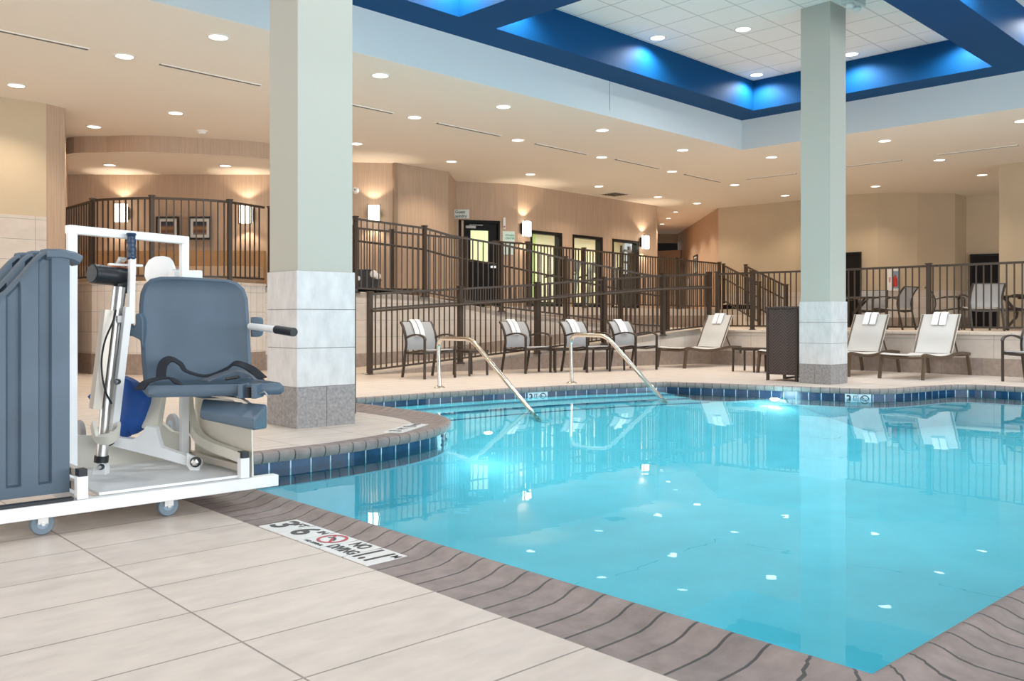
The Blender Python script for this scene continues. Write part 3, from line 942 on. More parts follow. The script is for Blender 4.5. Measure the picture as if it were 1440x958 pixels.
# second ramp and the rail of the landing
q2 = [(380, 15.55, 397, 294.3), (440, 15.75, 401, 300.5), (497, 15.9, 405, 307.5), (597, 16.3, 411, 321), (635, 16.5, 418, 331.8), (705, 16.9, 432, 344), (795, 17.4, 443, 364), (900, 18.0, 457, 385), (938, 18.2, 459, 391)]
pts = [(uv_at(x, d), at(x, yb, d).z, at(x, yt, d).z) for x, d, yb, yt in q2]
A = [p[0] for p in pts]
railing('ramp_railing', 'brown metal railing of the second ramp falling from the near column towards the corridor', pts, [0] + spos(A, (500, 597, 705, 795, 873)) + [seglen(A)[-1]], gap=.105, mid=0, hand=(-.09, .38))
# inner rail of the second ramp, seen through it
q2b = [(497, 17.3, 411, 320.5), (551, 17.6, 415, 326), (600, 17.8, 419, 331), (654, 18.0, 424, 336)]
pts = [(uv_at(x, d), at(x, yb, d).z, at(x, yt, d).z) for x, d, yb, yt in q2b]
A = [p[0] for p in pts]
railing('landing_railing', 'brown metal railing on the far side of the landing before the laundry wall', pts, [0] + spos(A, (551,)) + [seglen(A)[-1]], gap=.11, mid=0)
# upper terrace
q3 = [(692, 17.62, 415.5, 338.6), (742, 18.2, 422, 342.6), (890, 21.4, 426.5, 358.5), (1012, 24.8, 431.5, 371)]
pts = [(uv_at(x, d), 1.23, 2.42) for x, d, yb, yt in q3]
A = [p[0] for p in pts]
railing('terrace_railing', 'brown metal railing along the upper terrace in front of the fitness windows', pts, spos(A, (742.5, 821, 891, 953)) + [seglen(A)[-1] - .01], gap=.115, mid=0)
# right terrace edge
wt = offset_open(WR, -.1)
sx_ = along(wt[0], wt[1], 1009); e0 = tuple(Vector(wt[0]) + (Vector(wt[1]) - Vector(wt[0])).normalized() * sx_)
pts = [(e0, .757, 1.775), (tuple(wt[1]), .757, 1.765), (tuple(wt[2]), .757, 1.765), (tuple(wt[3]), .757, 1.765)]
A = [p[0] for p in pts]
railing('terrace_railing', 'brown metal railing along the raised terrace behind the sun loungers', pts, [0.0] + spos(A, (1058, 1170, 1306)) + [seglen(A)[-1]], gap=.112, mid=0)
# rounded lounge rail
lr = [(71, 15.85)] + [(129, 14.5), (165, 14.33), (213, 14.24), (270, 14.40), (322, 14.72), (376, 15.5)]
sm = catmull([(x, d) for x, d in lr[1:]], 4)
lrp = [uv_at(71, 15.85)] + [uv_at(p[0], p[1]) for p in sm]
lo_ = offset_open(lrp, -.08)
pts = [(tuple(p), 1.585, 2.83 if i else 2.80) for i, p in enumerate(lo_)]
A = [p[0] for p in pts]
railing('lounge_railing', 'curved brown metal railing around the round lounge on the left', pts, [0] + spos(A, (130, 213.5, 323)), gap=.115, mid=0, flange=False)
# stairs from the right terrace up to the upper terrace
def stair_rail(xa, da, ya, xb, db, yb, lab):
    pa, pb = uv_at(xa, da), uv_at(xb, db)
    za, zb = at(xa, ya, da).z, at(xb, yb, db).z
    pts = [(pa, za - .98, za), (pb, zb - .98, zb)]
    railing('stair_railing', lab, pts, [0.02, seglen([pa, pb])[-1] - .02], gap=.13, mid=.36, flange=False)
stair_rail(1017, 24.9, 373, 1068, 22.6, 399, 'sloping brown stair railing on the left side of the terrace stairs')
stair_rail(1048, 25.2, 374, 1106.5, 23.2, 403, 'sloping brown stair railing on the right side of the terrace stairs')
a0, a1, b0, b1 = Vector(uv_at(1012, 24.7)), Vector(uv_at(1048, 25.2)), Vector(uv_at(1068, 22.6)), Vector(uv_at(1106.5, 23.2))
for k in range(3):
    f0, f1 = k / 3, 1.0
    zt = Z2 - (k) * (Z2 - Z1) / 3
    pA, pB = a0.lerp(b0, k / 3), a1.lerp(b1, k / 3); pC, pD = a0.lerp(b0, (k + 1) / 3), a1.lerp(b1, (k + 1) / 3)
    mb = MB(); mb.box8([(*pA, 0), (*pB, 0), (*pD, 0), (*pC, 0), (*pA, zt), (*pB, zt), (*pD, zt), (*pC, zt)])
    struct(mb.build('floor_stair', M_terr))
# dark strip along the front of the top stair landing
mb = MB(); mb.bar([(*(a0 + Vector((.22, -.06))), Z2 + .07), (*(a1 + Vector((.22, -.06))), Z2 + .07)], .3, .13)
tag(mb.build('storage_bench', M_dark), 'low black bench at the head of the terrace stairs', 'bench')

# ------------------------------------------------------------------ stainless pool handrails
M_steel = mat('stainless', (0.72, 0.68, 0.62), 0.16, metal=1.0)
def vplane(b, e):
    b, e = Vector(b), Vector(e); d = (e - b); d.z = 0; d.normalize()
    nn = Vector((-d.y, d.x, 0))
    def hit(px, py):
        r = at(px, py, 1.0) - Vector((0, 0, EYE)); o = Vector((0, 0, EYE))
        t = (b - o).dot(nn) / r.dot(nn)
        return o + r * t
    return hit
def pool_rail(base, top, end, label):
    b = ground(*base); e = ground(*end, WATER_Z)
    hit = vplane(b, e)
    P = [b] + [hit(*p) for p in top]
    P.append(e); d = (e - P[-2]).normalized(); P.append(e + d * .22)
    # round the bends
    C = [P[0]]
    for i in range(1, len(P) - 1):
        a, m, c = P[i - 1], P[i], P[i + 1]
        r = min(.14, (m - a).length * .45, (c - m).length * .45)
        s, q = m + (a - m).normalized() * r, m + (c - m).normalized() * r
        for k in range(6):
            t = k / 5; C.append(s.lerp(m, t).lerp(m.lerp(q, t), t))
    C.append(P[-1])
    t = thing('pool_handrail', label, 'handrail', b, 'steel handrails into the pool')
    mb = MB(); mb.tube(C, .027, 14); mb.build('tube', M_steel, t, smooth=True)
    mb = MB(); mb.lathe(b, [(.075, 0), (.075, .01), (.045, .026), (.032, .03)], seg=20); mb.build('base_flange', M_steel, t, smooth=True)
pool_rail((618, 546), [(616, 476), (663, 477)], (745, 576), 'bent steel handrail into the pool, nearer the round pool end')
pool_rail((804, 539.5), [(802.5, 471), (852, 472)], (929.5, 559.5), 'bent steel handrail into the pool, farther right towards the loungers')

# ------------------------------------------------------------------ furniture
M_frame = mat('bronze_chair_frame', (0.060, 0.046, 0.036), 0.4, metal=0.35)
M_frame2 = mat('brown_lounger_frame', (0.125, 0.085, 0.055), 0.42, metal=0.3)
M_sling = mat('grey_sling', (0.39, 0.385, 0.385), 0.75, noise=0.06, nscale=80, stretch=(1, 1, 6))
M_slingw = mat('cream_sling', (0.58, 0.555, 0.52), 0.75, noise=0.05, nscale=80, stretch=(1, 1, 6))
M_towel = mat('white_towel', (0.86, 0.86, 0.87), 0.95, bump=0.5, bscale=220)
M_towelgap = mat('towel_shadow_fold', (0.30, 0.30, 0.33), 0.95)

def sheet(mb, fn, nu, nv, th):
    """thick curved sheet from fn(s,t)->point, normal offset by th"""
    g = [[Vector(fn(i / nu, j / nv)) for j in range(nv + 1)] for i in range(nu + 1)]
    def nrm(i, j):
        a = g[min(i + 1, nu)][j] - g[max(i - 1, 0)][j]; b = g[i][min(j + 1, nv)] - g[i][max(j - 1, 0)]
        return a.cross(b).normalized()
    A = [[mb.bm.verts.new(g[i][j] + nrm(i, j) * th / 2) for j in range(nv + 1)] for i in range(nu + 1)]
    Bv = [[mb.bm.verts.new(g[i][j] - nrm(i, j) * th / 2) for j in range(nv + 1)] for i in range(nu + 1)]
    for i in range(nu):
        for j in range(nv):
            mb.bm.faces.new((A[i][j], A[i + 1][j], A[i + 1][j + 1], A[i][j + 1]))
            mb.bm.faces.new((Bv[i][j], Bv[i][j + 1], Bv[i + 1][j + 1], Bv[i + 1][j]))
    for i in range(nu):
        mb.bm.faces.new((A[i][0], Bv[i][0], Bv[i + 1][0], A[i + 1][0])); mb.bm.faces.new((A[i][nv], A[i + 1][nv], Bv[i + 1][nv], Bv[i][nv]))
    for j in range(nv):
        mb.bm.faces.new((A[0][j], A[0][j + 1], Bv[0][j + 1], Bv[0][j])); mb.bm.faces.new((A[nu][j], Bv[nu][j], Bv[nu][j + 1], A[nu][j + 1]))
    return mb

BACKC = [(.245, .40), (.225, .50), (.235, .60), (.27, .70), (.325, .79), (.375, .845)]   # y, z of the back curve (chair faces -Y)
SEATC = [(-.26, .425), (-.20, .435), (-.05, .415), (.10, .395), (.22, .395)]
def curve_pt(C, t):
    s = t * (len(C) - 1); i = min(int(s), len(C) - 2); f = s - i
    return (C[i][0] * (1 - f) + C[i + 1][0] * f, C[i][1] * (1 - f) + C[i + 1][1] * f)
BACKS = [(p.x, p.y) for p in catmull(BACKC, 4)]
def make_chair():
    t = thing('sling_chair', 'sling chair', 'chair')
    hw = .275
    for s in (-1, 1):
        x = s * hw
        mb = MB(); mb.bar([(x, -.28, 0), (x, -.285, .3), (x, -.285, .59)], .034, .026); mb.build('leg', M_frame, t)
        mb = MB(); mb.bar([(x, .33, 0), (x, .27, .25)] + [(x, y, z) for y, z in BACKS], .026, .034); mb.build('leg', M_frame, t)
        arm = catmull([(x, -.297, .575), (x, -.26, .625), (x, -.12, .655), (x, .06, .645), (x, .245, .60)], 4)
        mb = MB(); mb.bar(arm, .044, .024); mb.build('armrest', M_frame, t, bevel=.004)
        mb = MB(); mb.bar([(x * .97, y, z - .012) for y, z in SEATC], .022, .03); mb.build('seat_rail', M_frame, t)
    for y, z in ((-.275, .40), (.235, .375)):
        mb = MB(); mb.bar([(-hw, y, z), (-hw * .5, y, z - .012), (0, y, z - .02), (hw * .5, y, z - .012), (hw, y, z)], .022, .03); mb.build('stretcher', M_frame, t)
    mb = MB(); mb.bar([(-hw, BACKC[-1][0], BACKC[-1][1]), (-hw * .5, BACKC[-1][0] + .018, BACKC[-1][1] + .0), (hw * .5, BACKC[-1][0] + .018, BACKC[-1][1]), (hw, BACKC[-1][0], BACKC[-1][1])], .02, .02); mb.build('top_bar', M_frame, t)
    mb = MB(); sheet(mb, lambda s, q: ((s - .5) * 2 * (hw - .012), *curve_pt(SEATC, q)), 4, 8, .008); mb.build('seat', M_sling, t, smooth=True)
    def bk(s, q):
        y, z = curve_pt(BACKS, .04 + q * .955); k = 1 - (2 * s - 1) ** 2
        return ((s - .5) * 2 * (hw - .012), y - .004 + .018 * k, z)
    mb = MB(); sheet(mb, bk, 6, 14, .008); mb.build('backrest', M_sling, t, smooth=True)
    return t
chair0 = make_chair(); used = [False]
def place_chair(loc, rz, label, group):
    if not used[0]:
        o = chair0; used[0] = True
    else:
        o = copy_tree(chair0)
    o.location = loc; o.rotation_euler.z = rz
    return tag(o, label, 'chair', group)

def band(cur, x0, x1, th):
    """thick strip following a (y,z) curve between two x positions, rounded at the free ends"""
    C = catmull([(0, y, z) for y, z in cur], 3); n = len(C)
    mb = MB(); rings = []
    for i, q in enumerate(C):
        t = (C[min(i + 1, n - 1)] - C[max(i - 1, 0)]).normalized(); nn = Vector((0, t.z, -t.y))
        h = th / 2 * (.55 if i in (0, n - 1) else 1)
        e_ = .006
        rings.append([mb.bm.verts.new((x, q.y + nn.y * k, q.z + nn.z * k)) for x, k in ((x0, -h * .4), (x0 + e_, -h), (x1 - e_, -h), (x1, -h * .4), (x1, h * .4), (x1 - e_, h), (x0 + e_, h), (x0, h * .4))])
    for A, B_ in zip(rings, rings[1:]):
        for k in range(8): mb.bm.faces.new((A[k], A[(k + 1) % 8], B_[(k + 1) % 8], B_[k]))
    mb.bm.faces.new(rings[0][::-1]); mb.bm.faces.new(rings[-1])
    return mb
def towel_over(cur, xs, w, label, group, loc, rz):
    """white towel folded to a band of two rolled halves, hung over the top of a back"""
    t = thing('folded_towel', label, 'towel', (0, 0, 0), group)
    for s in (-1, 1):
        x0 = xs + (.009 if s > 0 else -.009 - w); band(cur, x0, x0 + w, .022).build('towel_half', M_towel, t, smooth=True)
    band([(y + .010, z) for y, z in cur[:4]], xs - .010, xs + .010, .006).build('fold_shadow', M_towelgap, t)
    t.location = loc; t.rotation_euler.z = rz
    return t
def rot2(p, a): return Vector((p[0] * math.cos(a) - p[1] * math.sin(a), p[0] * math.sin(a) + p[1] * math.cos(a), p[2]))

# four sling chairs in front of the first ramp, each with a towel
CH = [((594, 533), (644, 532), 'sling chair nearest the near column, at the foot of the ramp, towel on its back'),
      ((737, 526), (776, 524), 'second sling chair from the near column, towel on its back, standing apart in mid row'),
      ((825, 524), (858, 523), 'third sling chair from the near column, behind the bend of the farther pool handrail'),
      ((894, 522), (923, 519.5), 'fourth sling chair from the near column, next to the first sun lounger')]
CHD = []
for (a, b, lab) in CH:
    pa, pb = ground(*a), ground(*b)
    c = (pa + pb) / 2; d = (pb - pa); d.normalize()
    rz = -.05
    c = c + Vector((-math.sin(rz), math.cos(rz), 0)) * .285
    CHD.append((c, rz))
# rows read best with a common heading
for k, ((c, rz), (a, b, lab)) in enumerate(zip(CHD, CH)):
    rz = [-.06, -.04, -.04, -.04][k]
    place_chair(c, rz, lab, 'sling chairs along the ramp')
    cur = [BACKS[i] for i in range(9, len(BACKS), 3)]
    over = [(y - .024, z + .004) for y, z in cur] + [(BACKC[-1][0] - .012, BACKC[-1][1] + .010), (BACKC[-1][0] + .016, BACKC[-1][1] + .030), (BACKC[-1][0] + .046, BACKC[-1][1] + .012), (BACKC[-1][0] + .040, BACKC[-1][1] - .05), (BACKC[-1][0] + .022, BACKC[-1][1] - .10)]
    towel_over(over, [-.02, -.03, -.01, .0][k], .078, ['white folded towel on the back of the chair at the foot of the ramp', 'white folded towel on the back of the second chair in the row', 'white folded towel on the chair behind the farther pool handrail', 'white folded towel on the chair next to the sun lounger'][k], 'white folded towels on the chairs', c, rz)

# low side tables between the chairs
def make_side_table():
    t = thing('side_table', 'small brown side table', 'side table')
    mb = MB(); mb.box((-.17, -.20, .385), (.17, .20, .40)); mb.build('table_top', M_frame2, t, bevel=.004)
    mb = MB()
    for lo, hi in (((-.19, -.22, .36), (.19, -.20, .405)), ((-.19, .20, .36), (.19, .22, .405)), ((-.19, -.20, .36), (-.17, .20, .405)), ((.17, -.20, .36), (.19, .20, .405))):
        mb.box(lo, hi)
    mb.build('rim', M_frame, t)
    for x in (-1, 1):
        for y in (-1, 1):
            mb = MB(); mb.bar([(x * .17, y * .20, .37), (x * .178, y * .205, 0)], .026, .026); mb.build('leg', M_frame, t)
    return t
st0 = make_side_table()
SP = [((654, 531.5), -.05, 'small brown side table between the first and second sling chair'), ((783, 524.5), -.05, 'small brown side table between the second and third sling chair'), ((868, 522.5), -.05, 'small brown side table between the third and fourth sling chair')]
ST_POS = []
for k, (px, rz, lab) in enumerate(SP):
    o = st0 if k == 0 else copy_tree(st0)
    a, b = CHD[k][0], CHD[k + 1][0]
    f = [.42, .5, .5][k]
    o.location = a.lerp(b, f) + Vector((.0, .05, 0)); o.rotation_euler.z = rz
    tag(o, lab, 'side table', 'side tables between the chairs')
    ST_POS.append(o)

# sun loungers with feet towards the pool
def make_lounger():
    t = thing('sun_lounger', 'sun lounger', 'sun lounger')
    hw = .315
    # local: foot at x=0, head at x=1.85
    side = catmull([(0.0, .345), (.12, .36), (.5, .315), (.85, .31), (1.15, .345), (1.45, .36), (1.78, .335)], 4)
    for s in (-1, 1):
        mb = MB(); mb.bar([(p.x, s * hw, p.y) for p in side], .03, .048); mb.build('side_rail', M_frame2, t)
        mb = MB(); mb.bar([(.06, s * hw, .35), (0.0, s * (hw + .005), 0)], .034, .055); mb.build('leg', M_frame2, t)
        mb = MB(); mb.bar([(1.68, s * hw, .345), (1.78, s * (hw + .005), 0)], .034, .055); mb.build('leg', M_frame2, t)
        mb = MB(); mb.bar([(1.12, s * (hw - .035), .35), (1.46, s * (hw - .035), .955)], .026, .03); mb.build('back_rail', M_frame2, t)
        mb = MB(); mb.bar([(1.27, s * (hw - .05), .62), (1.42, s * (hw - .05), .37)], .018, .02); mb.build('prop', M_frame2, t)
    for x, z in ((.03, .325), (1.72, .325), (1.12, .335)):
        mb = MB(); mb.bar([(x, -hw, z), (x, -hw * .5, z - .012), (x, hw * .5, z - .012), (x, hw, z)], .03, .03); mb.build('crossbar', M_frame2, t)
    sd = [(p.x, p.y + .022) for p in side if p.x < 1.13]
    mb = MB(); sheet(mb, lambda s, q: (curve_pt(sd, q)[0], (s - .5) * 2 * (hw - .01), curve_pt(sd, q)[1] - .012 * (1 - (2 * s - 1) ** 2)), 6, 14, .008); mb.build('seat', M_slingw, t, smooth=True)
    mb = MB(); sheet(mb, lambda s, q: (1.12 + .34 * q + .018 * math.sin(q * 9) * (1 - (2 * s - 1) ** 2), (s - .5) * 2 * (hw - .012), .36 + .605 * q), 6, 16, .008); mb.build('backrest', M_slingw, t, smooth=True)
    return t
lg0 = make_lounger()
LG = [(13.2, 10.02, -.05, 'grey sling sun lounger nearest the ramp corner, beside the fourth chair'),
      (13.05, 7.80, 0, 'sun lounger mostly hidden behind the wicker cabinet left of the far column'),
      (13.12, 6.90, 0, 'sun lounger half hidden by the far column on its right side'),
      (13.18, 5.80, 0, 'fully visible sun lounger right of the far column below the terrace railing')]
for k, (u, v, rz, lab) in enumerate(LG):
    o = lg0 if k == 0 else copy_tree(lg0)
    o.location = (u, v, 0); o.rotation_euler.z = rz
    tag(o, lab, 'sun lounger', 'sun loungers below the terrace')
    if k == 1: continue
    lab2 = {0: 'white folded towel on the lounger nearest the ramp corner', 2: 'white folded towel on the lounger half hidden by the far column', 3: 'white folded towel on the fully visible lounger right of the far column'}[k]
    cur = [(1.12 + .34 * q - .020, .36 + .605 * q + .016) for q in (.70, .80, .90, .985)] + [(1.12 + .352, .992), (1.12 + .385, .975), (1.12 + .375, .88)]
    towel_over(cur, 0, .10, lab2, 'white folded towels on the loungers', (u, v, 0), rz - math.pi / 2)
o = copy_tree(st0); o.location = (13.24, 8.40, 0); o.rotation_euler.z = 0
tag(o, 'small brown side table just left of the wicker cabinet among the sun loungers', 'side table')
c = ground(1452, 532)
place_chair((14.05, 4.30, 0), math.radians(-100), 'sling chair cut by the right edge, in front of the terrace wall', 'sling chairs by the loungers')

# dining sets on the right terrace
def round_table(px, D, r, label):
    p = at(px, HOR, D); z0 = Z1
    t = thing('dining_table', label, 'table', (p.x, p.y, z0), 'terrace dining tables')
    mb = MB(); mb.lathe((p.x, p.y, z0), [(0, .635), (r - .01, .635), (r, .645), (r, .665), (0, .67)], seg=36); mb.build('table_top', M_frame, t, smooth=True)
    mb = MB(); mb.lathe((p.x, p.y, z0), [(.06, .60), (.06, .635)], seg=12); mb.build('hub', M_frame, t)
    for k in range(4):
        a = math.radians(45 + 90 * k + 20); d = Vector((math.cos(a), math.sin(a), 0))
        b = Vector((p.x, p.y, z0))
        mb = MB(); mb.bar([b + d * (r * .75) + Vector((0, 0, .63)), b + d * .09 + Vector((0, 0, .33)), b + d * .11 + Vector((0, 0, .25)), b + d * (r * .72)], .03, .03); mb.build('leg', M_frame, t)
    return p
def tchair(px, D, heading, label):
    p = at(px, HOR, D)
    a = math.atan2(SY, CY) + math.radians(heading) + math.radians(90)     # heading 0: faces away from the camera
    # chair faces -Y locally
    place_chair((p.x, p.y, Z1), a, label, 'sling chairs on the terrace')
round_table(1196, 18.6, .58, 'dark round terrace table half hidden by the far column')
tchair(1228, 19.6, 155, 'grey sling chair behind the table next to the far column')
tchair(1256, 17.9, 40, 'grey sling chair right of the column-side table, facing towards it')
round_table(1436, 17.4, .55, 'dark round terrace table cut by the right edge')
tchair(1332, 17.8, -112, 'grey sling chair seen from the side, left of the right-edge table')
tchair(1379, 16.3, -6, 'grey sling chair with its back to the pool before the right-edge table')
tchair(1418, 18.6, 165, 'grey sling chair beyond the right-edge table, half covered by it')
tchair(1452, 16.3, 20, 'grey sling chair at the right edge beside the table')

# wicker towel cabinets
M_wick = None
def wicker():
    m = bpy.data.materials.new('brown_wicker'); m.use_nodes = True; nt = m.node_tree; L = nt.links
    b = nt.nodes['Principled BSDF']; b.inputs['Roughness'].default_value = .5
    tc = nt.nodes.new('ShaderNodeTexCoord'); sp = nt.nodes.new('ShaderNodeSeparateXYZ'); L.new(tc.outputs['Object'], sp.inputs['Vector'])
    def math_(op, a, bq=None):
        n = nt.nodes.new('ShaderNodeMath'); n.operation = op
        for i, v in enumerate((a, bq)):
            if v is None: continue
            if isinstance(v, (int, float)): n.inputs[i].default_value = v
            else: L.new(v, n.inputs[i])
        return n.outputs[0]
    h = math_('ADD', sp.outputs['X'], sp.outputs['Y'])
    zig = math_('PINGPONG', h, .11)
    zz = math_('ADD', sp.outputs['Z'], zig)
    fr = math_('PINGPONG', zz, .022)
    k = math_('DIVIDE', fr, .022)
    mx = nt.nodes.new('ShaderNodeMix'); mx.data_type = 'RGBA'; L.new(k, mx.inputs['Factor'])
    mx.inputs['A'].default_value = (.016, .011, .012, 1); mx.inputs['B'].default_value = (.11, .075, .065, 1)
    L.new(mx.outputs['Result'], b.inputs['Base Color'])
    bp = nt.nodes.new('ShaderNodeBump'); bp.inputs['Strength'].default_value = .7; bp.inputs['Distance'].default_value = .006
    L.new(k, bp.inputs['Height']); L.new(bp.outputs['Normal'], b.inputs['Normal'])
    return m
M_wick = wicker()
def cabinet(u0, u1, v0, v1, h, label):
    t = thing('wicker_cabinet', label, 'cabinet', ((u0 + u1) / 2, (v0 + v1) / 2, 0), 'wicker towel cabinets')
    mb = MB(); mb.box((u0 + .01, v0 + .01, .09), (u1 - .01, v1 - .01, h - .02)); mb.build('body', M_wick, t, bevel=.008)
    mb = MB(); mb.box((u0 - .008, v0 - .008, h - .02), (u1 + .008, v1 + .008, h + .012)); mb.build('lid', M_wick, t, bevel=.008)
    for x in (u0 + .02, u1 - .02):
        for y in (v0 + .02, v1 - .02):
            mb = MB(); mb.box((x - .018, y - .018, 0), (x + .018, y + .018, h - .02)); mb.build('leg', M_frame, t)
    mb = MB(); mb.box((u0 + .03, v0 + .2, .03), (u1 - .03, v0 + .23, .06)); mb.build('bottom_rail', M_frame, t)
cabinet(11.55, 12.05, 6.55, 7.05, 1.06, 'dark brown wicker towel cabinet left of the far column')
cabinet(4.22, 4.66, 7.22, 7.98, 1.17, 'dark brown wicker towel cabinet behind the near column')

# ------------------------------------------------------------------ portable pool lift
M_lwhite = mat('lift_white_enamel', (0.84, 0.85, 0.85), 0.35, noise=0.05, nscale=6)
M_lcream = mat('lift_cream_plastic', (0.72, 0.69, 0.60), 0.4, noise=0.05, nscale=5)
M_grey = mat('lift_grey_plastic', (0.082, 0.122, 0.168), 0.5, noise=0.10, nscale=4, bump=0.08, bscale=180)
M_alu = mat('brushed_aluminium', (0.66, 0.65, 0.63), 0.28, metal=1.0)
M_anod = mat('champagne_channel', (0.60, 0.54, 0.47), 0.4, metal=0.5)
M_black = mat('black_plastic', (0.012, 0.014, 0.018), 0.4)
M_grip = mat('dark_blue_grip', (0.010, 0.035, 0.085), 0.3)
M_strap = mat('dark_navy_strap', (0.010, 0.012, 0.020), 0.7)
M_bag = mat('blue_fabric', (0.006, 0.075, 0.33), 0.6, noise=0.15, nscale=10)
M_tyre = mat('grey_rubber', (0.17, 0.22, 0.27), 0.6)
M_tyre2 = mat('worn_grey_rubber', (0.30, 0.29, 0.29), 0.7)
M_orange = mat('orange_sticker', (0.75, 0.22, 0.05), 0.5)

LV = 3.98                                             # near side of the base
LIFT = thing('pool_lift', 'white and grey wheeled pool lift chair standing on the deck by the near column', 'pool lift', (1.6, 4.4, 0))
def onv(px, py, v):
    """point of the upright plane Y = v on the ray of (px, py)"""
    r = at(px, py, 1.0) - Vector((0, 0, EYE))
    return Vector((0, 0, EYE)) + r * (v / r.y)
# base frame
mb = MB()
mb.box((0.45, LV, .082), (2.125, LV + .055, .137))
fr = mb.build('base_frame', M_lwhite, LIFT, bevel=.004)
def beam_part(lo, hi, m=M_lwhite, name='cross_beam'):
    mb = MB(); mb.box(lo, hi); return mb.build(name, m, fr, bevel=.003)
beam_part((0.45, 4.72, .082), (2.06, 4.775, .137), name='rear_beam')
for u in (0.62, 1.235, 1.93):
    beam_part((u, LV + .056, .085), (u + .05, 4.72, .135))
mb = MB(); mb.box((1.30, LV + .04, .139), (1.975, 4.73, .152)); mb.build('platform_plate', M_lwhite, LIFT, bevel=.002)
mb = MB(); mb.box((0.47, LV + .01, .138), (1.19, LV + .05, .15)); mb.build('cover_ledge', M_black, LIFT)
# rear skirt plate seen under the arm
mb = MB(); mb.prism([(1.30, 4.74, .15), (1.99, 4.74, .15), (1.99, 4.74, .22), (1.62, 4.74, .30), (1.30, 4.74, .33)], (0, .012, 0)); mb.build('rear_skirt', M_lcream, LIFT)
# stub posts with bars running back
def stub(u, top, ends):
    mb = MB(); mb.bar([(u, LV + .03, .138), (u, LV + .03, top)], .04, .045); s = mb.build('stub_post', M_lwhite, LIFT, bevel=.003)
    mb = MB(); mb.box((u - .017, LV + .005, top), (u + .017, LV + .055, top + .03)); mb.build('rubber_cap', M_black, s)
    for z in ends:
        mb = MB(); mb.bar([(u, LV + .055, z), (u, 4.72, z)], .034, .034); mb.build('side_bar', M_anod, s, bevel=.004)
stub(1.225, .235, (.245, .185))
stub(1.955, .235, (.185,))
# bent tube and splash panel at the pool end
pts = [Vector((1.955, LV + .03, .235)), Vector((1.955, 4.40, .26)), Vector((1.95, 4.55, .31)), Vector((1.945, 4.62, .42)), Vector((1.945, 4.64, .58))]
mb = MB(); mb.ring_sweep(catmull(pts, 4), [(-.02, -.024), (.02, -.024), (.02, .024), (-.02, .024)]); mb.build('bent_tube', M_lcream, LIFT)
mb = MB(); mb.prism([(1.995, LV + .02, .14), (1.995, 4.66, .14), (1.995, 4.66, .56), (1.995, 4.5, .56), (1.995, LV + .03, .44)], (.008, 0, 0)); mb.build('splash_panel', M_lcream, LIFT)
# castors under the near beam
def castor(u, v, r=.047, m=M_tyre, zc=None, axis='y', bracket=True, name='castor'):
    zc = r if zc is None else zc
    mb = MB(); mb.lathe((u, v, zc), [(r * .55, -.014), (r * .92, -.016), (r, -.010), (r, .010), (r * .92, .016), (r * .55, .014)], axis=axis, seg=28)
    w = mb.build(name, m, LIFT, smooth=True)
    mb = MB(); mb.lathe((u, v, zc), [(0, -.018), (r * .34, -.018), (r * .55, -.012), (r * .55, .012), (r * .34, .018), (0, .018)], axis=axis, seg=20); mb.build('hub', mat('hub_blue_grey', (.30, .40, .50), .4), w, smooth=True)
    mb = MB(); mb.lathe((u, v, zc), [(0, -.026), (.008, -.026), (.008, .026), (0, .026)], axis=axis, seg=10); mb.build('axle', M_alu, w)
    if bracket:
        mb = MB(); mb.box((u - .02, v - .022, zc), (u + .02, v + .022, .084)); mb.build('fork', M_alu, w)
castor(1.61, 4.06); castor(1.085, 4.06); castor(1.55, 4.70); castor(0.60, 4.70)
p = at(243, 599, 5.0)
castor(p.x, p.y, r=.068, m=M_tyre2, zc=p.z, axis='x', bracket=False, name='transport_wheel')
p = at(111, 610, 4.75)
castor(p.x, p.y, r=.072, m=M_tyre2, zc=p.z, axis='x', bracket=False, name='transport_wheel')
# U-shaped push handle
hp = [at(101, 690, 4.12), at(101, 323, 4.12), at(259, 338, 4.66), at(257, 640, 4.66)]
hp[0].z = .14; hp[3].z = .14
for i, nm in ((0, 'upright'), (2, 'upright')):
    mb = MB(); a, b = hp[i], hp[i + 1]; x, y = (a.x, a.y)
    zt = hp[1].z if i == 0 else hp[2].z
    mb.box((x - .02, y - .02, .14), (x + .02, y + .02, zt + .02)); mb.build('push_handle_upright', M_lwhite, LIFT, bevel=.004)
hp2 = Vector((hp[3].x, hp[3].y, hp[2].z))
hp1 = Vector((hp[0].x, hp[0].y, hp[1].z))
mb = MB(); mb.bar([hp1 + Vector((-.02, 0, 0)), hp2 + Vector((.02, 0, 0))], .04, .04); mb.build('push_handle_bar', M_lwhite, LIFT, bevel=.004)

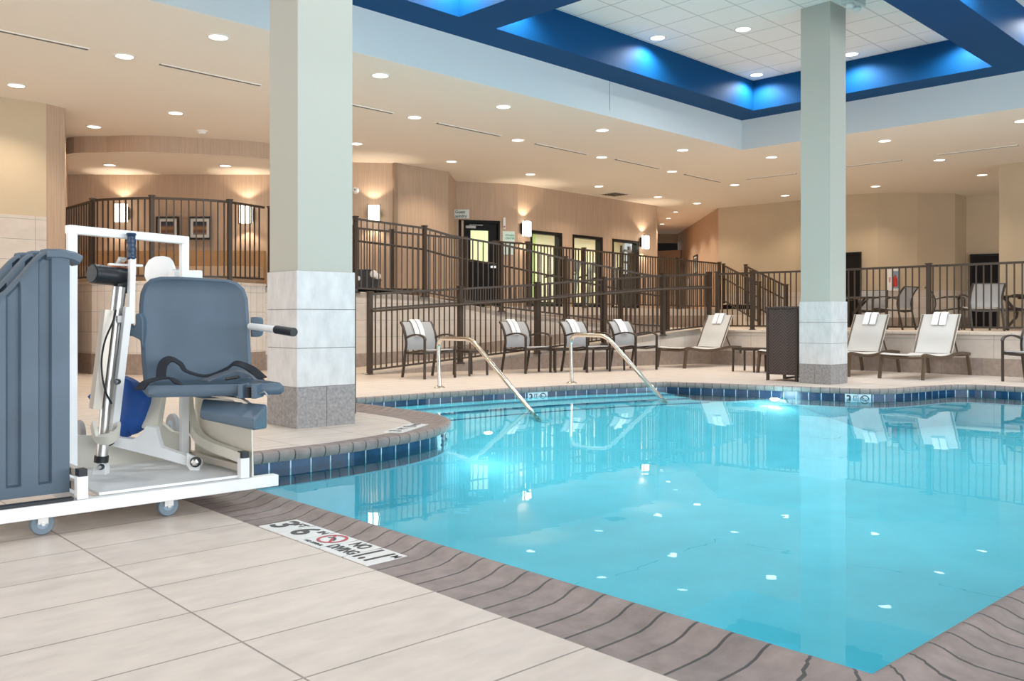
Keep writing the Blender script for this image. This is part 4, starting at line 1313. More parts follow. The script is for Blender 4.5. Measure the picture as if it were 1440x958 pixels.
# three nested grey cover shells with flutes and a curled lip
def cover(v, uoff, name='grey_cover'):
    prof = [(0, 418), (6, 413), (14, 407), (24, 396), (34, 385), (44, 373), (54, 362), (62, 355), (70, 352.5), (78, 352), (85, 352)]
    uz = []
    for px, py in [(-60, 470), (-40, 452), (-20, 435)] + prof:
        q = onv(px, py, 4.09); uz.append((q.x + uoff, q.z))
    ur = onv(98, 600, 4.09).x + uoff; zb = .158; T = .105
    flute = [(onv(a, 600, 4.09).x + uoff, onv(b, 600, 4.09).x + uoff) for a, b in ((-40, -16), (8, 30), (53, 73))]
    us = sorted(set([round(u, 4) for u, z in uz] + [round(f + d, 4) for fl in flute for f, d in ((fl[0], -.0), (fl[0], .012), (fl[1], 0), (fl[1], -.006))] + [round(ur, 4), round(ur - .04, 4)]))
    us = [u for u in us if u <= ur]
    def top(u):
        if u >= uz[-1][0]: return uz[-1][1]
        for (a, za), (b, zb_) in zip(uz, uz[1:]):
            if a <= u <= b: return za + (zb_ - za) * (u - a) / (b - a)
        return uz[0][1]
    def dep(u):
        for a, b in flute:
            if a + .006 < u < b - .003: return .022
        return 0
    mb = MB(); cols = []
    for u in us:
        zt = top(u); d = dep(u)
        zs = [(zb, 0), (zb + .045, 0), (zb + .052, d), (zt - .03, d), (zt - .012, .006), (zt, .022)]
        cols.append([mb.bm.verts.new((u, v + k, z)) for z, k in zs] + [mb.bm.verts.new((u, v + T - .02, zt)), mb.bm.verts.new((u, v + T, zt - .02)), mb.bm.verts.new((u, v + T, zb))])
    for A, Bq in zip(cols, cols[1:]):
        m = len(A)
        for j in range(m):
            mb.bm.faces.new((A[j], Bq[j], Bq[(j + 1) % m], A[(j + 1) % m]))
    mb.bm.faces.new(cols[0]); mb.bm.faces.new(cols[-1][::-1])
    sh = mb.build(name, M_grey, LIFT, smooth=True)
    # curled lip at the high corner
    zt = uz[-1][1]; ul = ur
    lip = [(ul - .09, zt - .012), (ul - .03, zt - .010), (ul + .02, zt - .018), (ul + .05, zt - .034)]
    mb = MB(); mb.ring_sweep([(a, v + T / 2, z) for a, z in lip], [(-T / 2 - .004, -.018), (-T / 2 + .01, -.03), (T / 2 - .01, -.03), (T / 2 + .004, -.018), (T / 2 + .004, .006), (T / 2 - .012, .016), (-T / 2 + .012, .016), (-T / 2 - .004, .006)])
    mb.build('lip', M_grey, sh, smooth=True)
for k in range(3):
    cover(4.09 + .155 * k, -.012 * k)

# lower lifting arm: two shaped white plates
def plate(px, D, thick, m, name):
    nn = Vector((CY, SY, 0))
    mb = MB(); mb.prism([at(x, y, D) for x, y in px], nn * thick)
    return mb.build(name, m, LIFT, bevel=.004)
plate([(147, 622), (150, 615), (158, 613), (166, 616), (176, 617), (186, 618), (194, 614), (199, 609), (205, 599), (219, 602), (222, 617), (226, 629), (240, 634), (262, 641), (273, 644), (281, 649), (281, 655), (277, 658), (268, 657), (226, 645), (190, 636), (158, 628), (150, 627)], 4.42, .05, M_lwhite, 'lifting_arm')
plate([(219, 590), (228, 596), (241, 607), (263, 613), (265, 618), (265, 645), (240, 645), (222, 632)], 4.68, .04, M_lcream, 'rear_arm_plate')
mb = MB(); mb.bar([at(213, 604, 4.55), at(226, 520, 4.66), at(243, 430, 4.78)], .085, .06); mb.build('mast', M_lcream, LIFT, bevel=.008)
plate([(262, 637), (281, 648), (280, 664), (268, 664), (262, 655)], 4.40, .02, M_lwhite, 'pivot_lug')
# pivots
def bolt(px, py, D, r, name='pivot_bolt'):
    nn = Vector((CY, SY, 0)); c = at(px, py, D); ax = (Vector((SY, -CY, 0)), Vector((0, 0, 1)), -nn)
    mb = MB(); mb.lathe(c, [(r * 1.35, -.01), (r * 1.35, .006), (r, .008)], axis=ax, seg=18); b = mb.build(name, M_black, LIFT)
    mb = MB(); mb.lathe(c, [(r, .0), (r, .014), (r * .6, .018), (0, .018)], axis=ax, seg=6); mb.build('nut', M_alu, b)
bolt(154, 621, 4.41, .016); bolt(275, 650, 4.39, .019); bolt(142, 657, 4.26, .010); bolt(165, 537, 4.27, .010)
# actuator: base lug, silver ram, motor
plate([(125, 677), (133, 655), (137, 650), (144, 649), (148, 656), (148, 674)], 4.28, .05, M_lwhite, 'base_lug')
mb = MB(); mb.tube([at(142, 652, 4.30), at(146, 610, 4.31), at(150, 560, 4.32)], .027, 18); mb.build('ram_rod', M_alu, LIFT, smooth=True)
mb = MB(); mb.tube([at(142.2, 650, 4.30), at(142.9, 641, 4.30)], .033, 18); mb.build('ram_collar', M_black, LIFT, smooth=True)
mb = MB(); mb.tube([at(149, 570, 4.32), at(166, 424, 4.36), at(168.5, 404, 4.365)], .032, 18); mb.build('ram_cylinder', M_alu, LIFT, smooth=True)
mb = MB(); mb.ring_sweep([at(134, 575, 4.27), at(151, 436, 4.30)], [(-.030, -.02), (.030, -.02), (.030, .02), (.022, .02), (.022, -.01), (-.022, -.01), (-.022, .02), (-.030, .02)]); mb.build('guide_channel', M_anod, LIFT)
a, b = at(130, 385, 4.25), at(177, 390, 4.40)
mb = MB(); mb.tube([a, a.lerp(b, .04), b], .047, 22); mo = mb.build('motor', M_black, LIFT, smooth=True)
mb = MB(); mb.tube([a - (b - a).normalized() * .006, a], .04, 22); mb.build('motor_cap', mat('dark_cap', (.06, .06, .065), .4), mo, smooth=True)
mid = a.lerp(b, .70); d = (b - a).normalized(); up = Vector((0, 0, 1))
nn = -Vector((CY, SY, 0)); nn = (nn - d * nn.dot(d)).normalized(); up = (up - d * up.dot(d)).normalized()
mb = MB(); pr = []
for k in range(7):
    ang = math.radians(38 + 10 * k)
    pr.append(nn * (math.cos(ang) * .0485) + up * (math.sin(ang) * .0485))
for p0, p1 in zip(pr, pr[1:]):
    mb.face([mid - d * .055 + p0, mid + d * .05 + p0, mid + d * .05 + p1, mid - d * .055 + p1])
mb.build('orange_label', M_orange, mo)
mb = MB(); mb.bar([at(171, 393, 4.37), at(169, 412, 4.37)], .055, .055); mb.build('gearbox', M_black, mo, bevel=.006)
mb = MB(); mb.bar([at(152, 372, 4.33), at(200, 374, 4.42)], .035, .012); mb.build('top_bracket', M_lwhite, LIFT, bevel=.003)
mb = MB(); mb.bar([at(166, 371, 4.36), at(168, 365, 4.36), at(176, 366, 4.38)], .03, .012); mb.build('bracket_tab', M_alu, LIFT)
# white link and steering bar with the dark blue grip
mb = MB(); mb.bar([at(186, 362, 4.33), at(185, 395, 4.33), at(184, 456, 4.33)], .034, .03); mb.build('grip_bar', M_lwhite, LIFT, bevel=.006)
mb = MB(); mb.bar([at(180, 432, 4.30), at(171, 510, 4.30), at(160, 606, 4.30)], .04, .035); mb.build('link_bar', M_lwhite, LIFT, bevel=.004)
g0, g1 = at(185.5, 365, 4.33), at(184.5, 328, 4.33)
ax = (Vector((1, 0, 0)), Vector((0, 1, 0)), (g1 - g0).normalized()); Lg = (g1 - g0).length
mb = MB(); mb.lathe(g0, [(.019, 0), (.022, .006)] + [(.0205 + .0025 * math.cos(k * 1.9), .01 + (Lg - .022) * k / 9) for k in range(10)] + [(.024, Lg - .008), (.021, Lg), (0, Lg)], axis=ax, seg=16); mb.build('hand_grip', M_grip, LIFT, smooth=True)
# clamp knuckle round the ram
mb = MB(); mb.ring_sweep(catmull([at(131, 596, 4.24), at(133, 607, 4.22), at(137, 617, 4.22), at(152, 618, 4.22), at(165, 610, 4.26), at(166, 600, 4.30), at(158, 598, 4.28)], 3), [(-.008, -.03), (.008, -.03), (.008, .03), (-.008, .03)]); mb.build('ram_clamp', M_lcream, LIFT, smooth=True)
# cable
cb = catmull([at(163, 436, 4.27), at(159, 452, 4.25), at(148, 478, 4.24), at(143, 505, 4.24), at(144, 530, 4.24), at(149, 552, 4.24), at(157, 568, 4.25)], 5)
mb = MB(); mb.tube(cb, .0045, 8); mb.build('cable', M_black, LIFT, smooth=True)
# blue equipment bag hung on the mast
def blob(px, D, thick, m, name, bulge=.02):
    nn = Vector((CY, SY, 0)); c = sum((at(x, y, D) for x, y in px), Vector()) / len(px)
    mb = MB(); n = len(px)
    rings = []
    for k, (f, dz) in enumerate(((.0, -bulge), (.55, -bulge * .85), (.9, -bulge * .4), (1.0, 0), (1.0, thick), (.0, thick))):
        if f == 0:
            rings.append([mb.bm.verts.new(c + nn * dz)])
        else:
            rings.append([mb.bm.verts.new(c + (at(x, y, D) - c) * f + nn * dz) for x, y in px])
    for A, Bq in zip(rings, rings[1:]):
        for i in range(n):
            j = (i + 1) % n
            if len(A) == 1: mb.bm.faces.new((A[0], Bq[i], Bq[j]))
            elif len(Bq) == 1: mb.bm.faces.new((A[i], Bq[0], A[j]))
            else: mb.bm.faces.new((A[i], Bq[i], Bq[j], A[j]))
    return mb.build(name, m, LIFT, smooth=True)
blob([(170, 530), (180, 534), (188, 539), (191, 546), (202, 550), (208, 555), (208, 568), (203, 590), (196, 606), (186, 612), (181, 608), (176, 616), (162, 614), (163, 590), (168, 555)], 4.53, .07, M_bag, 'blue_bag', .03)
blob([(123, 558), (128, 553), (139, 554), (138, 566), (136, 576), (131, 568)], 4.33, .03, M_bag, 'blue_bag_flap', .01)
# white head plate and control box behind the seat
hpx = [(203, 388), (204, 375), (209, 366), (218, 361), (229, 360), (237, 362), (242, 368), (246, 380), (252, 392), (246, 402), (216, 404), (208, 400)]
blob(hpx, 4.78, .02, M_lwhite, 'head_plate', .008)
mb = MB(); a = at(240, 388, 4.72); b = at(281, 388, 4.82); mb.bar([a, b], .09, .055); mb.build('control_box', M_lwhite, LIFT, bevel=.008)
mb = MB(); mb.bar([a + Vector((.02, 0, .03)), a.lerp(b, .5) + Vector((0, 0, .03))], .07, .012); mb.build('control_box_lid', mat('clear_lid', (.5, .55, .6), .2), LIFT, bevel=.003)

# seat: moulded back rest, pan, foot rest
DL, DR = 4.34, 4.56
def sb(px, py, lean=True):
    f = (px - 195) / 160.0
    D = DL + (DR - DL) * f
    D += (535 - py) / 140.0 * .075 if lean else 0
    return at(px, py, D)
o_out = [(203, 545), (200, 512), (198, 480), (196, 455), (196, 430), (198, 412), (203, 400), (212, 392), (226, 389), (250, 389), (290, 391), (320, 393), (334, 397), (344, 406), (349, 420), (351, 450), (353, 490), (355, 530), (355, 545)]
fdir = Vector((SY, -CY, 0)) * .42 - Vector((CY, SY, 0)) * .90        # direction the seat faces
mb = MB(); n = len(o_out)
cc = sum((sb(x, y) for x, y in o_out), Vector()) / n
R_ = []
for f, dz in ((0, -.012), (.55, -.010), (.84, .0), (.93, .016), (.985, .010), (1.0, -.012), (1.0, -.05), (.95, -.066), (0, -.066)):
    R_.append([mb.bm.verts.new(cc + fdir * dz)] if f == 0 else [mb.bm.verts.new(cc + (sb(x, y) - cc) * f + fdir * dz) for x, y in o_out])
for A, Bq in zip(R_, R_[1:]):
    for i in range(n):
        j = (i + 1) % n
        if len(A) == 1: mb.bm.faces.new((A[0], Bq[i], Bq[j]))
        elif len(Bq) == 1: mb.bm.faces.new((A[i], Bq[0], A[j]))
        else: mb.bm.faces.new((A[i], Bq[i], Bq[j], A[j]))
back = mb.build('seat_back', M_grey, LIFT, smooth=True)
# pan
BL, BR = sb(199, 541, False), sb(356, 534, False)
FL, FR = at(205, 549, 4.02), at(404, 537.5, 4.20)
for q in (BL, BR, FL, FR): q.z = 0
zt = .592
def pan_pt(s, t, z):
    q = BL.lerp(BR, s).lerp(FL.lerp(FR, s), t); return Vector((q.x, q.y, z))
loop = []
for s in (0.02, .1, .3, .5, .7, .9, .98): loop.append((s, 0))
for t_ in (.04, .3, .6, .85): loop.append((1, t_))
for s in (.985, .94, .8, .6, .4, .2, .08, .02): loop.append((s, 1.0 if .03 < s < .97 else .965))
for t_ in (.88, .6, .3, .04): loop.append((0, t_))
mb = MB(); RR = []
for f, dz in ((0, -.012), (.6, -.010), (.86, -.006), (.95, .004), (1.0, -.012), (1.0, -.036), (.95, -.05), (0, -.05)):
    cpt = pan_pt(.5, .5, zt)
    if f == 0: RR.append([mb.bm.verts.new(cpt + Vector((0, 0, dz)))])
    else: RR.append([mb.bm.verts.new(cpt + (pan_pt(s, t_, zt) - cpt) * f + Vector((0, 0, dz))) for s, t_ in loop])
n = len(loop)
for A, Bq in zip(RR, RR[1:]):
    for i in range(n):
        j = (i + 1) % n
        if len(A) == 1: mb.bm.faces.new((A[0], Bq[i], Bq[j]))
        elif len(Bq) == 1: mb.bm.faces.new((A[i], Bq[0], A[j]))
        else: mb.bm.faces.new((A[i], Bq[i], Bq[j], A[j]))
pan = mb.build('seat_pan', M_grey, LIFT, smooth=True)
# underside mouldings and socket
mb = MB(); mb.prism([at(262, 552, 4.22), at(330, 553, 4.22), at(328, 560, 4.22), at(285, 561, 4.22), at(268, 558, 4.22)], Vector((CY, SY, 0)) * .16); mb.build('pan_underside', M_grey, pan, bevel=.008)
for xa, xb in ((334, 341), (353, 361)):
    mb = MB(); mb.prism([at(xa, 541, 4.10), at(xb, 541, 4.10), at(xb, 561, 4.10), at(xa, 561, 4.10)], Vector((CY, SY, 0)) * .12); mb.build('socket_cheek', M_grey, pan, bevel=.004)
mb = MB(); mb.bar([at(340, 552, 4.16), at(356, 552, 4.18)], .05, .05); mb.build('socket', M_black, pan)
mb = MB(); mb.tube([at(360, 556, 4.12), at(372, 551, 4.12), at(376, 556, 4.12)], .004, 6); mb.build('clip', M_alu, pan)
# folded foot rest
f0 = [at(281, 577, 4.06), at(359, 590.5, 3.92), at(359, 606, 3.92), at(281, 589, 4.06)]
f1 = [at(285, 560, 4.22), at(376, 568, 4.14), at(376, 603, 4.14), at(285, 590, 4.24)]
mb = MB(); mb.box8([f0[3], f0[2], f1[2], f1[3], f0[0], f0[1], f1[1], f1[0]]); mb.build('foot_rest', M_grey, LIFT, bevel=.012, bseg=3)
mb = MB(); mb.bar([at(300, 556, 4.2), at(340, 562, 4.16), at(352, 570, 4.16)], .03, .012); mb.build('foot_rest_hinge', M_anod, LIFT)
# arm brackets
mb = MB(); mb.prism([at(167, 468, 4.34), at(167, 447, 4.34), at(171, 441, 4.34), at(180, 440, 4.34), at(181, 456, 4.34), at(187, 461, 4.34), at(190, 456, 4.34), at(190, 442, 4.34), at(197, 440, 4.34), at(201, 450, 4.34), at(201, 492, 4.34), at(196, 478, 4.34), at(186, 473, 4.34), at(172, 472, 4.34)], Vector((CY, SY, 0)) * .05); mb.build('arm_bracket', M_grey, LIFT, bevel=.006)
mb = MB(); mb.bar([at(164, 449, 4.31), at(175, 449, 4.33)], .04, .036); mb.build('latch_block', M_lwhite, LIFT, bevel=.004)
mb = MB(); mb.prism([at(352, 446, 4.60), at(363, 446, 4.60), at(366, 449, 4.60), at(366, 470, 4.60), at(362, 474, 4.60), at(352, 474, 4.60)], Vector((CY, SY, 0)) * .06); mb.build('arm_bracket', M_grey, LIFT, bevel=.006)
mb = MB(); mb.tube([at(352, 459, 4.55), at(391, 464, 4.34)], .017, 14); lv = mb.build('armrest_lever', M_lwhite, LIFT, smooth=True)
mb = MB(); mb.tube([at(389, 463.7, 4.35), at(391, 464, 4.34), at(411, 467, 4.23), at(413.5, 467.3, 4.22)], .021, 14); mb.build('armrest_grip', M_black, lv, smooth=True)
# seat belt lying on the pan
def ribbon_strap(pts, w, th, name, m=M_strap):
    mb = MB(); mb.ring_sweep(catmull(pts, 5), [(-w / 2, -th / 2), (w / 2, -th / 2), (w / 2, th / 2), (-w / 2, th / 2)]); mb.build(name, m, LIFT, smooth=True)
ribbon_strap([at(196, 548, 4.06), at(205, 538, 4.10), at(222, 533, 4.16), at(240, 532, 4.20), at(252, 541, 4.15)], .05, .006, 'belt_strap')
ribbon_strap([at(226, 533, 4.22), at(229, 513, 4.26), at(240, 505, 4.30), at(254, 512, 4.32), at(262, 522, 4.32), at(290, 529, 4.34), at(318, 519, 4.38), at(331, 511, 4.38), at(352, 518, 4.36), at(369, 532, 4.26)], .045, .006, 'belt_strap')
ribbon_strap([at(288, 536, 4.22), at(310, 527, 4.28), at(333, 521, 4.32), at(356, 528, 4.30), at(366, 536, 4.24)], .06, .006, 'belt_strap', mat('grey_strap', (.10, .12, .15), .7))
mb = MB(); mb.bar([at(318, 533, 4.22), at(336, 530, 4.22)], .04, .015); mb.build('belt_buckle', M_black, LIFT, bevel=.004)

# ------------------------------------------------------------------ laundry door, fitness windows, doors, signs, pictures
M_doorblack = mat('black_door', (0.008, 0.008, 0.009), 0.5, spec=0.15)
M_winframe = mat('black_window_frame', (0.010, 0.009, 0.008), 0.5, spec=0.2)
def wbox(o, d, nn, s0, s1, n0, n1, z0, z1):
    mb = MB(); P = lambda s, k, z: Vector((o.x, o.y, 0)) + Vector((d.x, d.y, 0)) * s + Vector((nn.x, nn.y, 0)) * k + Vector((0, 0, z))
    mb.box8([P(s0, n0, z0), P(s1, n0, z0), P(s1, n1, z0), P(s0, n1, z0), P(s0, n0, z1), P(s1, n0, z1), P(s1, n1, z1), P(s0, n1, z1)])
    return mb
def wpt(o, d, nn, s, k, z):
    return Vector((o.x + d.x * s + nn.x * k, o.y + d.y * s + nn.y * k, z))
# laundry door: s = distance along the wall, k = depth into the wall
s0, s1 = sL
def colL(x): return along(LA, LB, x)
dr = struct(wbox(la, ld, ln, s0, s1, .06, .11, Z2, 3.20).build('door_1', M_doorblack))
wbox(la, ld, ln, s0 - .0, s0 + .07, -.015, .14, Z2, 3.22).build('door_frame', M_doorblack, dr)
wbox(la, ld, ln, s1 - .05, s1, -.015, .14, Z2, 3.22).build('door_frame', M_doorblack, dr)
wbox(la, ld, ln, s0, s1, -.015, .14, 3.16, 3.22).build('door_frame', M_doorblack, dr)
M_lite = mat('lit_room_glass', (.7, .8, .45), .2, emit=(.60, .72, .34), estr=.7)
sa, sb_ = colL(662.5), colL(687)
wbox(la, ld, ln, sa, sb_, .045, .058, 2.25, 2.98).build('door_glass', M_lite, dr)
wbox(la, ld, ln, colL(655.5), colL(669.5), .02, .06, 3.03, 3.09).build('door_closer', mat('closer_grey', (.45, .45, .45), .4), dr)
wbox(la, ld, ln, colL(660), colL(679), .0, .03, 3.10, 3.115).build('closer_arm', mat('closer_grey', (.45, .45, .45), .4), dr)
wbox(la, ld, ln, colL(690), colL(699), .0, .05, 2.10, 2.15).build('push_bar', M_alu, dr)
st = struct(wbox(la, ld, ln, colL(648.5), colL(651.5), -.03, .05, Z2, 3.20).build('trim_6', M_vinyl))
M_sign = mat('pale_sign', (.66, .72, .70), .4)
M_ink = mat('dark_green_ink', (.03, .10, .09), .5)
M_green = mat('green_ink', (.02, .32, .22), .5)
# projecting laundry sign
p = at(647, 301, 20.6); X = Vector((SY, -CY, 0)); Zv = Vector((0, 0, 1)); N = Vector((CY, SY, 0))
t = thing('door_sign', 'pale sign reading Guest Laundry above the black door', 'sign', p)
mb = MB(); w, h = .42 / 2, .205 / 2
mb.box8([p + X * a + N * b + Zv * c for c in (-h, h) for a, b in ((-w, 0), (w, 0), (w, .02), (-w, .02))]); mb.build('sign_panel', M_sign, t)
text('Guest', .095, p - N * .002 + Zv * .045, X, Zv, M_ink, t); text('Laundry', .095, p - N * .002 - Zv * .05, X, Zv, M_ink, t)
# fitness centre sign flat on the laundry wall
D3 = Vector((ld.x, ld.y, 0)); N3 = Vector((ln.x, ln.y, 0))
sA, sB = colL(706.5), colL(723.5)
p = wpt(la, ld, ln, (sA + sB) / 2, -.02, 2.70); wv = (sB - sA)
t = thing('wall_sign', 'pale green fitness center sign on the wall right of the black door', 'sign', p)
wbox(la, ld, ln, sA, sB, -.02, -.001, 2.42, 2.98).build('sign_panel', mat('mint_sign', (.60, .76, .72), .4), t)
text('FITNESS', .062, p - N3 * .002 + Zv * .18 + D3 * .03, D3, Zv, M_green, t); text('CENTER', .062, p - N3 * .002 + Zv * .11 + D3 * .03, D3, Zv, M_green, t)
# small white notifier above it
sA = colL(708.5)
p = wpt(la, ld, ln, sA, -.03, 3.16)
t = thing('alarm_strobe', 'small white alarm unit on the wall right above the fitness sign', 'alarm', p)
wbox(la, ld, ln, sA - .03, sA + .03, -.05, -.001, 3.03, 3.30).build('housing', M_white, t, bevel=.008)
wbox(la, ld, ln, sA - .018, sA + .018, -.056, -.049, 3.06, 3.10).build('lens', mat('red_lens', (.3, .05, .05), .3), t)

# fitness windows
for k in range(3):
    a, b = sW[2 * k], sW[2 * k + 1]
    f = struct(wbox(wa, wd, wn, a, b, -.02, .14, 2.98, 3.05).build('window_%d' % (k + 1), M_winframe))
    wbox(wa, wd, wn, a, a + .05, -.02, .14, Z2, 2.98).build('window_frame', M_winframe, f)
    wbox(wa, wd, wn, b - .12, b, -.02, .14, Z2, 2.98).build('window_frame', M_winframe, f)
    wbox(wa, wd, wn, a, b, -.02, .14, Z2, Z2 + .08).build('window_frame', M_winframe, f)
    wbox(wa, wd, wn, a + .05, b - .12, .06, .07, Z2 + .08, 2.98).build('pane', M_glass, f)
# the fitness room behind them
M_lime = mat('lime_wall', (.50, .68, .24), .7)
M_cream = mat('cream_wall', (.72, .68, .50), .7)
Lw = (Vector(WB) - Vector(WA)).length
struct(wbox(wa, wd, wn, -.12, sW[1] + 2.3, 3.0, 3.1, Z2, 3.5).build('wall_fitness_back', M_lime))
struct(wbox(wa, wd, wn, sW[1] + 2.3, Lw + 2.5, 3.0, 3.1, Z2, 3.5).build('wall_fitness_back', M_cream))
struct(wbox(wa, wd, wn, -.12, -.02, .5, 3.1, Z2, 3.5).build('wall_fitness_side', M_lime))
struct(wbox(wa, wd, wn, -.1, Lw, .4, 3.1, 3.5, 3.6).build('ceiling_fitness', M_white))
struct(wbox(wa, wd, wn, -.1, Lw, .15, 3.1, Z2 - .05, Z2 + .01).build('floor_fitness', mat('grey_carpet', (.2, .2, .2), .9)))
for k, s in enumerate((1.1, 4.1, 6.6)):  # out-of-view ceiling panels added to brighten the room behind the glass
    p = wpt(wa, wd, wn, s, 1.4, 3.5)
    t = thing('ceiling_panel_light', ['square light panel in the fitness room behind the first window', 'square light panel in the fitness room behind the middle window', 'square light panel in the fitness room behind the last window'][k], 'ceiling light', p, 'fitness room lights')
    wbox(wa, wd, wn, s - .3, s + .3, 1.1, 1.7, 3.47, 3.5).build('frame', M_white, t)
    wbox(wa, wd, wn, s - .27, s + .27, 1.13, 1.67, 3.46, 3.471).build('diffuser', mat('panel_diffuser', (1, 1, 1), .5, emit=(1, .98, .9), estr=4), t)
    ld_ = bpy.data.lights.new('panel_glow', 'AREA'); ld_.shape = 'SQUARE'; ld_.size = .5; ld_.energy = 70; ld_.color = (1, .97, .86)
    lo2 = bpy.data.objects.new('panel_glow', ld_); link(lo2); lo2.location = wpt(wa, wd, wn, s, 1.4, 3.45)
# gym machines seen through the glass
def treadmill(s, label):
    p = wpt(wa, wd, wn, s, 1.3, Z2)
    t = thing('treadmill', label, 'treadmill', p, 'treadmills behind the glass')
    G = mat('gym_grey', (.55, .58, .62), .4); Dk = mat('gym_black', (.02, .02, .025), .4)
    wbox(wa, wd, wn, s - .35, s + .35, .5, 2.2, Z2 + .01, Z2 + .16).build('deck', Dk, t, bevel=.02)
    for q in (-.33, .33):
        mb = MB(); mb.bar([wpt(wa, wd, wn, s + q, .7, Z2 + .1), wpt(wa, wd, wn, s + q, .55, Z2 + 1.05)], .08, .06); mb.build('upright', G, t)
        mb = MB(); mb.tube([wpt(wa, wd, wn, s + q, .55, Z2 + .95), wpt(wa, wd, wn, s + q, 1.1, Z2 + .85)], .025, 8); mb.build('handle', Dk, t, smooth=True)
    mb = MB(); mb.box8([wpt(wa, wd, wn, s + a, k, z) for z, k0 in ((Z2 + 1.0, .5), (Z2 + 1.28, .42)) for a, k in ((-.38, k0), (.38, k0), (.38, k0 + .12), (-.38, k0 + .12))]); mb.build('console', G, t, bevel=.03)
treadmill(sW[0] + 2.1, 'grey treadmill behind the first fitness window'); treadmill(sW[2] + 1.75, 'grey treadmill behind the middle fitness window')
s = sW[4] + 2.75
p = wpt(wa, wd, wn, s, 1.6, Z2)
t = thing('cable_machine', 'black cable exercise machine behind the last fitness window', 'exercise machine', p)
Dk = mat('gym_black', (.02, .02, .025), .4)
for q in (-.3, .3):
    mb = MB(); mb.bar([wpt(wa, wd, wn, s + q, 1.6, Z2), wpt(wa, wd, wn, s + q * .6, 1.6, 3.1)], .09, .09); mb.build('upright', Dk, t)
for z in (2.95, 2.6): 
    mb = MB(); mb.bar([wpt(wa, wd, wn, s - .2, 1.5, z), wpt(wa, wd, wn, s + .35, 1.4, z - .06)], .05, .06); mb.build('cross_arm', Dk, t)
wbox(wa, wd, wn, s - .05, s + .15, 1.5, 1.7, Z2 + .1, Z2 + 1.1).build('weight_stack', Dk, t)
wbox(wa, wd, wn, s + .05, s + .3, 1.35, 1.5, 2.6, 2.9).build('pulley_head', Dk, t, bevel=.05)

# dark doors in the right-hand wall
def wall_door(x0, x1, D0, D1, ztop, name):
    a, b = Vector(uv_at(x0, D0)), Vector(uv_at(x1, D1)); d = (b - a).normalized(); nn = Vector((-d.y, d.x)); L_ = (b - a).length
    o = struct(wbox(a, d, nn, 0, L_, -.045, .0, Z1, ztop).build(name, M_dark))
    wbox(a, d, nn, -.05, .0, -.07, .0, Z1, ztop + .05).build('door_frame', M_winframe, o)
    wbox(a, d, nn, L_, L_ + .05, -.07, .0, Z1, ztop + .05).build('door_frame', M_winframe, o)
    wbox(a, d, nn, 0, L_, -.07, .0, ztop, ztop + .05).build('door_frame', M_winframe, o)
    wbox(a, d, nn, .06, .10, -.08, -.044, Z1 + .95, Z1 + 1.15).build('door_handle', M_alu, o)
wall_door(1165, 1209, 23.55, 23.0, .9 + 90 * 23.2 / FPX, 'door_2')
wall_door(1367, 1403.5, 23.5, 23.25, .9 + 88 * 23.4 / FPX, 'door_3')
# fire extinguisher cabinet
a, b = Vector(uv_at(1246, 22.85)), Vector(uv_at(1263, 22.84)); d = (b - a).normalized(); nn = Vector((-d.y, d.x)); L_ = (b - a).length
c = at(1254.5, 394, 22.84)
t = thing('extinguisher_cabinet', 'white fire extinguisher cabinet on the beige wall right of the far column', 'fire extinguisher cabinet', c)
zt_, zb_ = at(1254, 378, 22.8).z, at(1254, 409, 22.8).z
wbox(a, d, nn, 0, L_, -.09, -.02, zb_, zt_).build('cabinet_box', M_white, t, bevel=.008)
wbox(a, d, nn, L_ * .38, L_ * .9, -.095, -.089, zb_ + .06, zt_ - .06).build('window', mat('dark_glass', (.03, .02, .02), .1), t)
mb = MB(); pc = wpt(a, d, nn, L_ * .64, -.10, zb_ + .1)
mb.lathe(pc, [(0, 0), (.05, 0), (.055, .02), (.055, .2), (.03, .25), (.015, .27), (.02, .3), (0, .3)], seg=14); mb.build('extinguisher', mat('red_enamel', (.5, .02, .02), .3), t, smooth=True)
text('FIRE', .07, wpt(a, d, nn, L_ * .2, -.092, (zb_ + zt_) / 2), (0, 0, 1), (-d.x, -d.y, 0), mat('red_ink', (.5, .03, .03), .5), t)

